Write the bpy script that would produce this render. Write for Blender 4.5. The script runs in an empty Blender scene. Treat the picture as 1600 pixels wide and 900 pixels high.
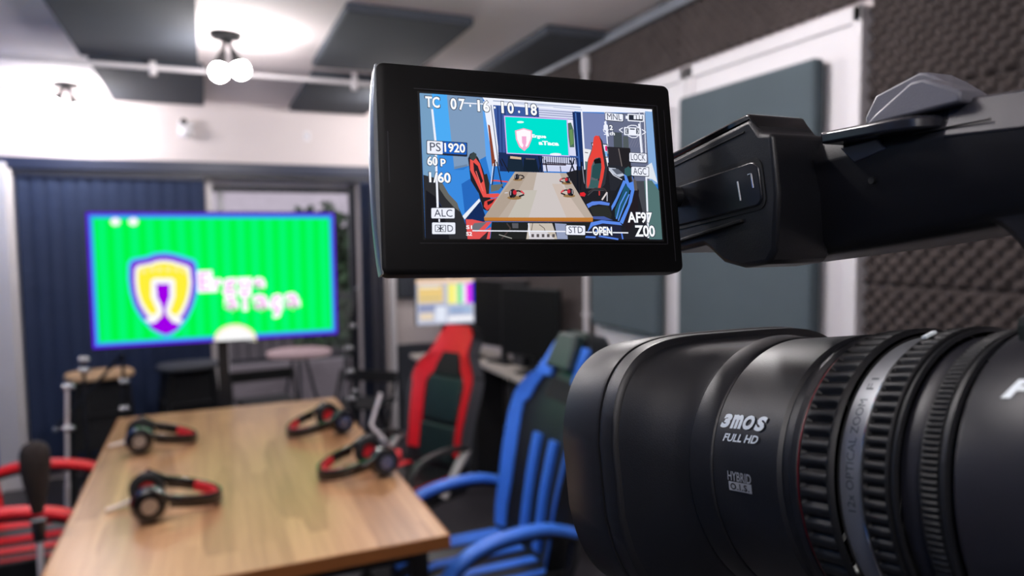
import bpy, bmesh, math, random
from mathutils import Vector, Matrix, Euler
PI = math.pi
random.seed(7)
SC = bpy.context.scene
COL = SC.collection

# ---------------------------------------------------------------- camera
cam_d = bpy.data.cameras.new('phone_camera')
cam = bpy.data.objects.new('phone_camera', cam_d)
COL.objects.link(cam)
SC.camera = cam
cam_d.sensor_width = 36.0
cam_d.lens = 1110.0 / 1600.0 * 36.0
cam_d.clip_start = 0.005
cam_d.clip_end = 200
cam_d.dof.use_dof = True
cam_d.dof.focus_distance = 0.222
cam_d.dof.aperture_fstop = 10.5
cam.matrix_world = Matrix(((0.918, 0.038, -0.395, 0.0),
                           (-0.396, 0.059, -0.916, 0.0),
                           (-0.011, 0.998, 0.069, 1.6),
                           (0, 0, 0, 1)))
cam.matrix_world = Matrix.Translation((0, 0, 1.6)) @ cam.matrix_world.to_quaternion().normalized().to_matrix().to_4x4()

# ---------------------------------------------------------------- sky and exposure
world = bpy.data.worlds.new('overcast_sky')
SC.world = world
world.use_nodes = True
bg = world.node_tree.nodes['Background']
bg.inputs[0].default_value = (0.90, 0.86, 0.92, 1)
bg.inputs[1].default_value = 1.4
SC.view_settings.view_transform = 'Standard'
SC.view_settings.look = 'None'
SC.view_settings.gamma = 1.0
SC.view_settings.exposure = 0.0
SC.view_settings.use_curve_mapping = False
LAMP_GLOW = 225.0          # strength of each spot bulb on the ceiling

# ---------------------------------------------------------------- materials
def lin(c):
    if isinstance(c, str):
        c = tuple(int(c[i:i + 2], 16) for i in (0, 2, 4))
    out = []
    for v in c[:3]:
        v = v / 255.0
        out.append(v / 12.92 if v <= 0.04045 else ((v + 0.055) / 1.055) ** 2.4)
    return tuple(out)

MATS = {}
def mat(name, c, rough=0.5, metal=0.0, var=0.12, scale=6.0, bump=0.0, bscale=200.0, stretch=(1, 1, 1), coat=0.0, spec=None, sheen=0.0):
    if name in MATS:
        return MATS[name]
    m = bpy.data.materials.new(name)
    m.use_nodes = True
    nt = m.node_tree
    b = nt.nodes['Principled BSDF']
    b.inputs['Roughness'].default_value = rough
    b.inputs['Metallic'].default_value = metal
    if coat: b.inputs['Coat Weight'].default_value = coat
    if spec is not None: b.inputs['Specular IOR Level'].default_value = spec
    if sheen: b.inputs['Sheen Weight'].default_value = sheen
    tc = nt.nodes.new('ShaderNodeTexCoord')
    mp = nt.nodes.new('ShaderNodeMapping')
    mp.inputs['Scale'].default_value = stretch
    nt.links.new(tc.outputs['Object'], mp.inputs[0])
    nz = nt.nodes.new('ShaderNodeTexNoise')
    nz.inputs['Scale'].default_value = scale
    nz.inputs['Detail'].default_value = 4
    nt.links.new(mp.outputs[0], nz.inputs['Vector'])
    rp = nt.nodes.new('ShaderNodeValToRGB')
    l = lin(c)
    rp.color_ramp.elements[0].color = tuple(v * (1 - var) for v in l) + (1,)
    rp.color_ramp.elements[1].color = tuple(min(1, v * (1 + var)) for v in l) + (1,)
    rp.color_ramp.elements[0].position = 0.3
    rp.color_ramp.elements[1].position = 0.7
    nt.links.new(nz.outputs['Fac'], rp.inputs[0])
    nt.links.new(rp.outputs[0], b.inputs['Base Color'])
    if bump:
        n2 = nt.nodes.new('ShaderNodeTexNoise')
        n2.inputs['Scale'].default_value = bscale
        n2.inputs['Detail'].default_value = 2
        nt.links.new(mp.outputs[0], n2.inputs['Vector'])
        bp = nt.nodes.new('ShaderNodeBump')
        bp.inputs['Strength'].default_value = bump
        bp.inputs['Distance'].default_value = 0.5 / bscale
        nt.links.new(n2.outputs['Fac'], bp.inputs['Height'])
        nt.links.new(bp.outputs[0], b.inputs['Normal'])
    MATS[name] = m
    return m

def glow(name, c, s=1.0):
    if name in MATS:
        return MATS[name]
    m = bpy.data.materials.new(name)
    m.use_nodes = True
    nt = m.node_tree
    nt.nodes.remove(nt.nodes['Principled BSDF'])
    e = nt.nodes.new('ShaderNodeEmission')
    e.inputs[0].default_value = lin(c) + (1,)
    e.inputs[1].default_value = s
    nt.links.new(e.outputs[0], nt.nodes['Material Output'].inputs[0])
    MATS[name] = m
    return m

def screen_mat(name, s):
    m = bpy.data.materials.new(name)
    m.use_nodes = True
    nt = m.node_tree
    nt.nodes.remove(nt.nodes['Principled BSDF'])
    e = nt.nodes.new('ShaderNodeEmission')
    a = nt.nodes.new('ShaderNodeAttribute')
    a.attribute_name = 'ink'
    e.inputs[1].default_value = s
    nt.links.new(a.outputs['Color'], e.inputs[0])
    nt.links.new(e.outputs[0], nt.nodes['Material Output'].inputs[0])
    MATS[name] = m
    return m

# ---------------------------------------------------------------- object helpers
def tag(o, label=None, cat=None, group=None, kind=None):
    if label: o['label'] = label
    if cat: o['category'] = cat
    if group: o['group'] = group
    if kind: o['kind'] = kind
    return o

def empty(name, label, cat, loc=(0, 0, 0), rz=0.0, group=None):
    o = bpy.data.objects.new(name, None)
    o.empty_display_size = 0.1
    COL.objects.link(o)
    o.location = loc
    o.rotation_euler = (0, 0, rz)
    return tag(o, label, cat, group)

def link(name, bm, m, parent=None, smooth=True, bevel=0.0, seg=2, mats=None):
    bmesh.ops.recalc_face_normals(bm, faces=bm.faces)
    me = bpy.data.meshes.new(name)
    bm.to_mesh(me)
    bm.free()
    for q in (mats or [m]):
        me.materials.append(q)
    o = bpy.data.objects.new(name, me)
    COL.objects.link(o)
    if parent is not None:
        o.parent = parent
    if smooth:
        for p in me.polygons: p.use_smooth = True
        try:
            me.set_sharp_from_angle(angle=math.radians(38))
        except Exception:
            pass
    if bevel:
        b = o.modifiers.new('bevel', 'BEVEL')
        b.width = bevel
        b.segments = seg
        b.limit_method = 'ANGLE'
        b.angle_limit = math.radians(35)
        b.harden_normals = False
    return o

def box(bm, c, s, rot=None):
    M = Matrix.Translation(c) @ (rot.to_matrix().to_4x4() if rot else Matrix()) @ Matrix.Diagonal((s[0], s[1], s[2], 1))
    bmesh.ops.create_cube(bm, size=1.0, matrix=M)

def boxes(*l):
    bm = bmesh.new()
    for q in l: box(bm, *q)
    return bm

def span(bm, a, b):
    box(bm, [(a[i] + b[i]) / 2 for i in range(3)], [abs(b[i] - a[i]) for i in range(3)])

def sp(a, b):
    bm = bmesh.new(); span(bm, a, b); return bm

def rod(bm, a, b, r, r2=None, n=12):
    a, b = Vector(a), Vector(b)
    d = b - a
    M = Matrix.Translation((a + b) / 2) @ d.to_track_quat('Z', 'Y').to_matrix().to_4x4()
    bmesh.ops.create_cone(bm, cap_ends=True, segments=n, radius1=r, radius2=r if r2 is None else r2, depth=d.length, matrix=M)

def rods(*l):
    bm = bmesh.new()
    for q in l: rod(bm, *q)
    return bm

def ball(bm, c, r, s=(1, 1, 1), n=12):
    bmesh.ops.create_uvsphere(bm, u_segments=n + 4, v_segments=n, radius=r, matrix=Matrix.Translation(c) @ Matrix.Diagonal((s[0], s[1], s[2], 1)))

def loft(bm, rings, close=True, caps=True):
    vs = [[bm.verts.new(p) for p in r] for r in rings]
    n = len(vs[0])
    for a, b in zip(vs[:-1], vs[1:]):
        for i in range(n if close else n - 1):
            j = (i + 1) % n
            bm.faces.new((a[i], a[j], b[j], b[i]))
    if caps:
        bm.faces.new(vs[0][::-1])
        bm.faces.new(vs[-1])

def sweep(bm, path, w, h, up=(0, 0, 1), n=8, e=0.6):
    """rounded-rectangle section (w across, h along up) carried along a path; w, h may be lists"""
    path = [Vector(p) for p in path]
    rings = []
    for i, p in enumerate(path):
        t = (path[min(i + 1, len(path) - 1)] - path[max(i - 1, 0)]).normalized()
        u = Vector(up)
        s = t.cross(u)
        if s.length < 1e-4: s = t.cross(Vector((1, 0, 0)))
        s.normalize()
        u = s.cross(t).normalized()
        ww = w[i] if isinstance(w, (list, tuple)) else w
        hh = h[i] if isinstance(h, (list, tuple)) else h
        r = []
        for k in range(n * 2):
            a = PI * (k + 0.5) / n
            ca, sa = math.cos(a), math.sin(a)
            r.append(p + s * (ww / 2 * math.copysign(abs(ca) ** e, ca)) + u * (hh / 2 * math.copysign(abs(sa) ** e, sa)))
        rings.append(r)
    loft(bm, rings)

def curve(pts, n=6):
    """Catmull-Rom through the points"""
    P = [Vector(p) for p in pts]
    P = [P[0] * 2 - P[1]] + P + [P[-1] * 2 - P[-2]]
    out = []
    for i in range(1, len(P) - 2):
        for k in range(n):
            t = k / n
            a, b, c, d = P[i - 1], P[i], P[i + 1], P[i + 2]
            out.append(0.5 * ((2 * b) + (c - a) * t + (2 * a - 5 * b + 4 * c - d) * t * t + (3 * b - a - 3 * c + d) * t ** 3))
    out.append(P[-2])
    return out

def prism(bm, pts, axis, a, b):
    """polygon in the two other axes, carried from a to b along axis (0 x, 1 y, 2 z)"""
    def P(q, v):
        q = list(q); q.insert(axis, v); return q
    A = [bm.verts.new(P(q, a)) for q in pts]
    B = [bm.verts.new(P(q, b)) for q in pts]
    n = len(pts)
    bm.faces.new(A[::-1]); bm.faces.new(B)
    for i in range(n):
        j = (i + 1) % n
        bm.faces.new((A[i], A[j], B[j], B[i]))

def dup(o, parent=None):
    c = o.copy()
    COL.objects.link(c)
    if parent is not None: c.parent = parent
    for ch in list(o.children):
        dup(ch, c)
    return c

def text_mesh(s, bold=0.0, shear=0.0, w=None, h=None, space=1.0):
    """flat lettering as a bmesh centred on the origin, fitted to width and height"""
    cu = bpy.data.curves.new('lettering', 'FONT')
    cu.body = s
    cu.offset = bold
    cu.shear = shear
    cu.space_character = space
    cu.resolution_u = 3
    ob = bpy.data.objects.new('lettering', cu)
    COL.objects.link(ob)
    dg = bpy.context.evaluated_depsgraph_get()
    me = bpy.data.meshes.new_from_object(ob.evaluated_get(dg))
    bpy.data.objects.remove(ob)
    bm = bmesh.new()
    bm.from_mesh(me)
    bpy.data.meshes.remove(me)
    xs = [v.co.x for v in bm.verts]; ys = [v.co.y for v in bm.verts]
    cx, cy = (min(xs) + max(xs)) / 2, (min(ys) + max(ys)) / 2
    W, Hh = max(xs) - min(xs), max(ys) - min(ys)
    sx = w / W if w else None
    sy = h / Hh if h else None
    sx = sx or sy; sy = sy or sx
    for v in bm.verts:
        v.co.x = (v.co.x - cx) * sx
        v.co.y = (v.co.y - cy) * sy
    return bm

def picture(name, layers, m, parent, place, z0=0.0, dz=0.00001):
    """flat colour shapes printed one over the other: layers = [(hex, outline)]"""
    me = bpy.data.meshes.new(name)
    V, Fc, K = [], [], []
    for i, (c, pts) in enumerate(layers):
        n = len(V)
        for p in pts: V.append(place(p[0], p[1], z0 + i * dz))
        Fc.append(tuple(range(n, n + len(pts))))
        K.append(lin(c) + (1.0,))
    me.from_pydata(V, [], Fc)
    at = me.color_attributes.new('ink', 'FLOAT_COLOR', 'CORNER')
    k = 0
    for i, f in enumerate(me.polygons):
        for _ in f.loop_indices:
            at.data[_].color = K[i]
    me.materials.append(m)
    o = bpy.data.objects.new(name, me)
    COL.objects.link(o)
    o.parent = parent
    return o
# flat print of the viewfinder display: colour, outline in millimetres from its top left corner
DISPLAY_PICTURE = [
((46,122,208),[(-0.0,-0.0),(76.4,-0.0),(76.4,-43.0),(0.0,-43.0)]),
((78,172,245),[(3.28,0.04),(8.74,0.03),(9.28,-15.85),(7.87,-21.65),(5.99,-20.39),(4.09,-19.52)]),
((120,160,196),[(-0.0,-0.0),(3.66,0.01),(4.2,-16.65),(4.38,-27.08),(0.12,-29.08)]),
((60,140,225),[(4.82,-15.67),(8.94,-14.52),(9.39,-22.74),(12.13,-22.65),(17.45,-18.97),(17.29,-31.12),(11.14,-36.74),(7.51,-30.77),(4.57,-27.08)]),
((128,156,190),[(8.15,-0.01),(19.13,-0.05),(19.72,-9.1),(20.54,-17.48),(13.56,-21.44),(9.4,-22.55),(8.82,-12.6)]),
((110,135,165),[(9.4,-22.55),(13.56,-21.44),(13.39,-20.87),(9.43,-21.79)]),
((95,165,240),[(18.94,-4.22),(20.16,-4.14),(21.37,-21.15),(20.39,-24.68),(19.26,-18.9)]),
((40,105,190),[(11.36,-26.88),(14.6,-24.87),(16.89,-31.13),(11.95,-35.97)]),
((235,240,250),[(11.15,-36.55),(16.5,-31.14),(16.86,-31.89),(11.89,-37.48)]),
((22,44,92),[(11.89,-37.48),(16.86,-31.89),(18.4,-37.21),(14.76,-43.3),(12.42,-43.31)]),
((240,243,255),[(19.13,-0.01),(76.4,-0.0),(76.3,-1.29),(51.0,-2.43),(36.89,-2.29),(22.28,-2.22),(19.88,-1.38)]),
((180,190,215),[(22.36,-0.62),(51.11,-0.77),(51.08,-1.18),(22.34,-1.02)]),
((205,212,235),[(26.89,-0.72),(51.5,-1.57),(51.47,-1.99),(26.86,-1.32)]),
((240,243,255),[(19.28,-1.23),(22.54,-1.21),(23.6,-21.07),(21.37,-21.15)]),
((140,70,50),[(20.37,-8.27),(20.96,-8.64),(22.18,-21.12),(20.96,-21.17)]),
((120,130,150),[(21.48,-2.07),(21.78,-2.05),(23.2,-21.09),(22.89,-21.1)]),
((62,92,160),[(22.29,-2.02),(37.32,-2.26),(36.9,-20.58),(23.6,-21.07)]),
((44,68,130),[(23.5,-2.54),(23.95,-2.51),(23.5,-21.07),(23.03,-21.09)]),
((44,68,130),[(24.53,-2.47),(24.98,-2.44),(24.52,-21.04),(24.05,-21.05)]),
((44,68,130),[(25.77,-2.39),(26.22,-2.36),(25.75,-20.99),(25.28,-21.01)]),
((44,68,130),[(35.22,-1.79),(35.68,-1.76),(35.1,-20.64),(34.62,-20.66)]),
((44,68,130),[(36.5,-1.7),(36.97,-1.67),(36.37,-20.6),(35.88,-20.61)]),
((30,48,92),[(23.2,-16.78),(37.52,-17.16),(37.42,-22.55),(23.32,-22.64)]),
((216,220,246),[(36.9,-2.08),(48.79,-2.36),(48.85,-21.75),(37.23,-22.16)]),
((130,138,175),[(36.86,-2.7),(48.55,-2.68),(48.54,-2.93),(36.85,-2.92)]),
((130,138,175),[(36.82,-3.41),(48.51,-3.41),(48.49,-3.66),(36.81,-3.63)]),
((130,138,175),[(36.78,-4.12),(48.46,-4.13),(48.44,-4.38),(36.77,-4.34)]),
((130,138,175),[(36.74,-4.93),(48.41,-4.96),(48.39,-5.2),(36.72,-5.15)]),
((240,240,255),[(37.57,-5.29),(47.95,-5.29),(47.8,-7.56),(37.44,-7.52)]),
((80,110,95),[(46.34,-6.41),(47.45,-6.14),(48.18,-8.56),(48.04,-14.08),(46.51,-14.15),(46.29,-10.7)]),
((105,145,90),[(46.64,-8.64),(47.76,-8.17),(47.9,-12.86),(46.75,-13.73)]),
((24,48,100),[(48.12,-2.61),(51.21,-2.62),(50.78,-25.73),(48.59,-25.79)]),
((70,110,180),[(48.98,-2.97),(49.42,-2.94),(49.62,-20.1),(49.18,-20.12)]),
((60,95,165),[(37.12,-16.78),(49.39,-16.86),(49.35,-17.48),(37.08,-17.38)]),
((60,66,90),[(37.49,-17.56),(37.77,-17.55),(37.67,-19.95),(37.42,-19.96)]),
((60,66,90),[(38.2,-17.53),(38.47,-17.52),(38.37,-19.92),(38.12,-19.93)]),
((60,66,90),[(38.9,-17.5),(39.18,-17.49),(39.08,-19.9),(38.82,-19.91)]),
((60,66,90),[(39.6,-17.47),(39.88,-17.46),(39.78,-19.87),(39.53,-19.88)]),
((60,66,90),[(40.31,-17.44),(40.59,-17.43),(40.49,-19.84),(40.23,-19.85)]),
((60,66,90),[(41.02,-17.41),(41.3,-17.4),(41.19,-19.82),(40.94,-19.82)]),
((60,66,90),[(41.73,-17.39),(42.01,-17.37),(41.9,-19.79),(41.64,-19.8)]),
((60,66,90),[(42.44,-17.36),(42.72,-17.34),(42.61,-19.76),(42.35,-19.77)]),
((60,66,90),[(43.15,-17.33),(43.43,-17.31),(43.32,-19.73),(43.06,-19.74)]),
((60,66,90),[(43.86,-17.3),(44.14,-17.29),(44.04,-19.71),(43.78,-19.72)]),
((60,66,90),[(44.58,-17.27),(44.86,-17.26),(44.75,-19.68),(44.49,-19.69)]),
((60,66,90),[(45.29,-17.24),(45.57,-17.23),(45.46,-19.65),(45.2,-19.66)]),
((60,66,90),[(46.01,-17.21),(46.29,-17.2),(46.18,-19.63),(45.92,-19.64)]),
((60,66,90),[(46.73,-17.18),(47.01,-17.17),(46.9,-19.6),(46.64,-19.61)]),
((60,66,90),[(47.45,-17.15),(47.73,-17.14),(47.62,-19.57),(47.36,-19.58)]),
((60,66,90),[(48.17,-17.12),(48.46,-17.11),(48.34,-19.54),(48.08,-19.55)]),
((70,60,75),[(37.17,-19.57),(44.86,-19.68),(44.83,-20.08),(37.13,-20.17)]),
((210,212,240),[(37.96,-20.54),(47.42,-20.39),(47.53,-22.0),(37.86,-22.13)]),
((215,180,250),[(25.54,-5.28),(46.34,-5.06),(46.23,-17.12),(25.72,-17.14)]),
((0,226,208),[(25.87,-5.62),(45.97,-5.41),(45.9,-16.81),(26.06,-16.85)]),
((225,255,250),[(31.87,-6.95),(31.75,-7.11),(31.42,-7.26),(30.96,-7.35),(30.44,-7.38),(29.99,-7.34),(29.67,-7.23),(29.57,-7.08),(29.69,-6.92),(30.02,-6.77),(30.48,-6.68),(31.0,-6.65),(31.45,-6.69),(31.77,-6.8)]),
((240,243,255),[(43.54,-16.56),(43.34,-16.77),(42.79,-16.94),(42.0,-17.06),(41.14,-17.1),(40.37,-17.04),(39.85,-16.91),(39.67,-16.73),(39.87,-16.53),(40.42,-16.35),(41.2,-16.23),(42.06,-16.2),(42.83,-16.25),(43.36,-16.38)]),
((250,170,200),[(28.8,-9.79),(31.67,-8.84),(34.36,-9.5),(34.23,-11.91),(33.03,-14.56),(31.48,-16.03),(29.88,-14.91),(28.97,-12.57)]),
((255,250,255),[(29.21,-9.97),(31.65,-9.2),(33.93,-9.72),(33.8,-11.93),(32.74,-14.18),(31.51,-15.55),(30.21,-14.49),(29.38,-12.55)]),
((245,175,215),[(30.9,-11.48),(32.36,-11.4),(32.25,-13.4),(31.89,-14.42),(32.38,-14.99),(31.51,-15.63),(30.91,-15.06),(31.27,-14.25),(30.89,-13.47)]),
((28,42,58),[(26.22,-17.83),(30.55,-17.85),(30.92,-22.57),(25.57,-22.56)]),
((22,34,48),[(31.15,-18.42),(35.12,-18.46),(35.74,-22.41),(30.71,-22.58)]),
((215,185,155),[(26.84,-17.81),(30.33,-18.06),(30.3,-18.75),(26.79,-18.59)]),
((90,85,90),[(31.78,-18.19),(34.71,-18.27),(34.69,-18.67),(31.76,-18.69)]),
((25,30,45),[(35.85,-17.45),(36.41,-22.41),(36.75,-22.35),(36.19,-17.39)]),
((25,30,45),[(37.12,-17.54),(35.58,-22.37),(35.9,-22.44),(37.44,-17.6)]),
((25,30,45),[(37.9,-18.57),(38.32,-22.34),(38.66,-22.28),(38.24,-18.5)]),
((25,30,45),[(42.75,-20.37),(42.85,-22.17),(43.11,-22.14),(43.01,-20.34)]),
((40,30,45),[(38.43,-19.47),(47.01,-19.75),(47.05,-19.44),(38.47,-19.17)]),
((25,32,50),[(47.6,-17.69),(45.8,-21.99),(46.21,-22.11),(48.01,-17.8)]),
((25,32,50),[(46.04,-18.29),(47.33,-21.88),(47.75,-21.71),(46.46,-18.13)]),
((28,30,40),[(23.98,-18.78),(26.01,-23.01),(26.31,-22.86),(24.28,-18.63)]),
((30,30,40),[(23.35,-19.18),(24.07,-21.11),(24.36,-20.99),(23.64,-19.06)]),
((122,134,180),[(51.21,-2.62),(59.96,-2.5),(59.7,-15.61),(51.51,-14.73)]),
((240,243,255),[(51.0,-2.43),(51.55,-2.39),(51.44,-25.71),(50.78,-25.73)]),
((236,236,240),[(51.09,-14.34),(59.28,-15.21),(59.41,-19.74),(51.24,-18.82)]),
((96,130,132),[(51.27,-18.42),(53.9,-18.72),(54.83,-27.64),(51.08,-27.73)]),
((90,85,90),[(51.42,-15.68),(52.52,-15.83),(52.58,-15.59),(51.49,-15.43)]),
((240,243,255),[(59.2,-1.1),(59.3,-15.64),(59.66,-15.6),(59.56,-1.05)]),
((104,110,136),[(59.96,-2.5),(73.94,-1.22),(73.67,-25.06),(59.22,-25.48)]),
((122,124,146),[(67.04,-13.24),(68.92,-9.8),(68.73,-9.74),(66.85,-13.18)]),
((122,124,146),[(67.96,-13.2),(69.85,-9.75),(69.66,-9.69),(67.78,-13.14)]),
((122,124,146),[(68.89,-13.16),(70.79,-9.71),(70.6,-9.64),(68.71,-13.09)]),
((122,124,146),[(69.82,-13.12),(71.72,-9.66),(71.54,-9.59),(69.64,-13.05)]),
((122,124,146),[(70.76,-13.07),(72.66,-9.61),(72.47,-9.55),(70.57,-13.01)]),
((122,124,146),[(71.69,-13.03),(73.6,-9.57),(73.42,-9.5),(71.5,-12.96)]),
((122,124,146),[(72.63,-12.99),(74.55,-9.52),(74.36,-9.45),(72.44,-12.92)]),
((70,78,84),[(61.81,-8.46),(64.77,-8.51),(64.52,-14.99),(61.58,-14.7)]),
((84,92,96),[(65.15,-9.53),(66.99,-9.65),(66.88,-14.05),(64.83,-13.93)]),
((200,205,220),[(71.4,-1.18),(71.51,-14.7),(71.89,-14.65),(71.78,-1.13)]),
((240,243,255),[(73.23,-1.06),(72.69,-15.27),(72.95,-15.25),(73.49,-1.03)]),
((132,172,220),[(73.73,-0.81),(76.33,-0.86),(76.25,-24.98),(73.43,-25.06)]),
((224,230,240),[(72.5,-19.25),(74.71,-17.91),(76.29,-24.56),(74.27,-23.37),(72.42,-23.22)]),
((84,116,116),[(70.95,-24.1),(74.24,-23.79),(76.55,-27.06),(76.4,-43.0),(71.3,-43.02)]),
((70,72,80),[(67.95,-24.19),(71.42,-24.08),(71.76,-43.02),(66.49,-43.05)]),
((34,34,40),[(49.76,-21.31),(59.41,-19.74),(66.01,-19.49),(68.86,-27.27),(71.76,-43.02),(48.75,-43.13),(52.01,-36.74),(44.69,-22.3),(48.0,-21.38)]),
((40,42,50),[(59.05,-18.52),(68.32,-19.41),(67.71,-27.3),(59.3,-27.52)]),
((30,30,38),[(53.78,-12.27),(59.47,-12.52),(59.27,-16.97),(54.49,-16.55)]),
((236,240,255),[(54.09,-12.57),(59.23,-12.78),(59.07,-16.67),(54.62,-16.24)]),
((120,180,235),[(54.61,-14.7),(59.07,-15.02),(59.06,-16.46),(54.74,-16.13)]),
((250,200,205),[(56.53,-12.86),(57.65,-12.89),(57.65,-14.46),(56.64,-14.4)]),
((235,40,120),[(58.52,-13.18),(59.2,-13.15),(59.13,-14.81),(58.53,-14.73)]),
((235,235,245),[(55.25,-15.18),(56.36,-15.26),(56.42,-15.95),(55.31,-15.86)]),
((44,42,48),[(59.41,-13.35),(67.16,-13.41),(66.93,-19.46),(59.44,-19.33)]),
((36,34,38),[(63.25,-13.59),(67.38,-13.61),(67.13,-19.87),(63.49,-19.59)]),
((120,112,112),[(63.08,-13.83),(63.79,-19.6),(64.11,-19.54),(63.4,-13.76)]),
((190,198,214),[(59.15,-20.16),(61.63,-20.27),(63.79,-21.64),(64.65,-22.44),(62.78,-23.12),(60.59,-22.16)]),
((92,98,112),[(60.25,-20.53),(62.52,-20.45),(64.24,-21.83),(61.93,-22.32)]),
((220,222,235),[(59.22,-20.85),(60.67,-22.64),(60.89,-22.49),(59.45,-20.69)]),
((220,222,235),[(60.71,-22.68),(63.55,-24.02),(63.7,-23.8),(60.85,-22.45)]),
((92,98,104),[(55.61,-10.02),(56.95,-9.95),(58.0,-14.24),(58.73,-19.76),(57.43,-25.53),(53.55,-27.06),(50.9,-27.13),(51.6,-20.03),(52.43,-17.55),(54.26,-13.38)]),
((52,54,62),[(56.92,-10.37),(57.74,-11.57),(58.96,-19.76),(57.65,-25.53),(56.21,-26.99),(54.88,-27.03)]),
((42,78,82),[(53.81,-19.95),(55.01,-18.68),(56.78,-18.81),(56.77,-20.66),(55.88,-23.75),(54.64,-23.99),(53.13,-23.43)]),
((24,22,26),[(54.17,-17.89),(56.23,-17.19),(57.01,-18.8),(54.54,-19.1)]),
((60,96,98),[(52.86,-24.25),(54.61,-24.4),(55.71,-24.57),(55.11,-26.82),(52.24,-26.9)]),
((232,70,62),[(54.9,-10.47),(55.61,-9.92),(56.72,-10.07),(57.26,-12.0),(57.48,-15.29),(57.75,-17.75),(56.24,-16.99),(55.11,-17.24),(53.23,-18.75),(53.15,-16.71),(53.95,-14.63)]),
((232,70,62),[(53.92,-15.04),(54.65,-17.46),(53.37,-19.96),(52.95,-22.83),(52.32,-25.68),(51.56,-27.12),(51.33,-25.71),(51.85,-21.24),(52.4,-17.96)]),
((232,70,62),[(56.83,-14.91),(57.75,-17.75),(57.92,-20.2),(57.12,-23.5),(56.0,-26.79),(55.11,-26.82),(56.01,-23.54),(56.79,-20.25)]),
((60,55,58),[(51.83,-28.52),(53.66,-27.47),(53.41,-27.06),(51.58,-28.12)]),
((60,55,58),[(53.53,-27.51),(57.1,-27.21),(57.1,-26.72),(53.53,-27.02)]),
((60,55,58),[(56.89,-27.13),(57.92,-28.32),(58.35,-28.0),(57.32,-26.8)]),
((225,215,215),[(57.92,-28.03),(55.96,-30.51),(56.39,-30.77),(58.35,-28.29)]),
((180,180,190),[(57.94,-28.37),(57.75,-31.01),(58.11,-31.0),(58.3,-28.36)]),
((200,60,60),[(55.26,-27.83),(55.17,-29.25),(55.61,-29.24),(55.71,-27.82)]),
((70,70,76),[(51.51,-29.44),(53.6,-27.77),(53.41,-27.57),(51.32,-29.23)]),
((70,70,76),[(53.5,-27.81),(57.05,-27.72),(57.07,-27.43),(53.52,-27.53)]),
((22,26,36),[(48.28,-20.16),(47.93,-28.83),(48.41,-28.8),(48.76,-20.13)]),
((24,26,34),[(49.93,-18.66),(48.89,-27.78),(49.33,-27.79),(50.37,-18.66)]),
((150,155,170),[(50.14,-20.1),(50.43,-25.75),(50.69,-25.72),(50.41,-20.06)]),
((30,32,40),[(49.83,-25.45),(50.92,-28.85),(51.55,-28.63),(50.46,-25.23)]),
((30,32,38),[(65.92,-20.74),(67.48,-27.3),(66.39,-35.53),(62.91,-39.63),(59.07,-36.85),(59.6,-29.55),(62.58,-25.79),(64.13,-23.28)]),
((36,30,36),[(67.87,-25.23),(69.32,-27.25),(68.14,-36.52),(64.41,-40.63),(62.58,-38.02),(65.71,-32.47)]),
((98,92,92),[(66.91,-22.78),(68.64,-24.17),(68.86,-27.27),(67.48,-27.3)]),
((52,92,96),[(64.8,-20.37),(66.24,-19.49),(67.1,-20.28),(66.94,-22.36),(65.3,-22.83),(64.69,-21.82)]),
((88,140,235),[(64.45,-22.03),(65.32,-22.62),(66.06,-24.87),(67.47,-24.41),(67.17,-22.35),(67.57,-23.17),(67.71,-27.3),(66.51,-31.03),(62.79,-38.22),(61.71,-37.62),(65.07,-31.87),(66.56,-27.33),(65.68,-26.94),(64.72,-24.5)]),
((88,140,235),[(64.07,-24.1),(65.18,-24.48),(63.37,-27.41),(60.52,-32.37),(59.28,-34.02),(59.27,-32.6),(61.16,-29.71)]),
((34,86,110),[(64.66,-25.32),(66.13,-26.93),(64.91,-31.06),(61.54,-36.82),(60.25,-36.02),(60.43,-33.59),(63.05,-28.65)]),
((96,150,245),[(64.75,-27.7),(62.18,-31.85),(62.53,-32.01),(65.11,-27.86)]),
((96,150,245),[(62.16,-31.89),(60.46,-36.58),(60.85,-36.67),(62.54,-31.97)]),
((96,150,245),[(65.6,-28.51),(63.24,-32.65),(63.6,-32.79),(65.96,-28.65)]),
((96,150,245),[(63.24,-32.66),(61.1,-37.16),(61.47,-37.28),(63.61,-32.78)]),
((92,132,225),[(50.79,-32.16),(52.82,-31.22),(55.93,-31.05),(58.78,-31.6),(58.5,-32.41),(54.97,-32.08),(52.73,-32.52),(51.36,-33.35)]),
((44,46,44),[(51.83,-32.94),(58.05,-32.42),(59.19,-35.23),(58.64,-36.65),(52.93,-36.13)]),
((70,90,160),[(52.5,-35.94),(56.47,-35.88),(59.51,-37.05),(56.83,-37.08),(52.89,-36.73)]),
((92,138,235),[(49.22,-39.37),(51.49,-37.95),(55.5,-37.1),(61.71,-37.62),(62.53,-38.63),(55.88,-38.1),(52.52,-38.93),(50.42,-40.94),(49.55,-40.95)]),
((36,38,60),[(50.88,-40.54),(52.74,-38.93),(55.88,-38.1),(62.07,-38.83),(62.2,-43.07),(48.75,-43.13)]),
((86,130,230),[(48.34,-42.6),(53.12,-42.77),(53.18,-42.26),(48.4,-42.09)]),
((86,130,230),[(54.21,-42.37),(60.79,-43.33),(60.92,-42.82),(54.34,-41.85)]),
((86,130,230),[(61.9,-41.09),(62.2,-43.11),(62.65,-43.03),(62.35,-41.01)]),
((86,130,230),[(53.3,-40.76),(58.87,-40.11),(58.84,-39.63),(53.27,-40.29)]),
((48,48,52),[(0.09,-24.58),(4.25,-25.58),(6.43,-28.91),(9.56,-32.62),(11.51,-37.3),(13.2,-43.3),(-0.01,-43.37)]),
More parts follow.
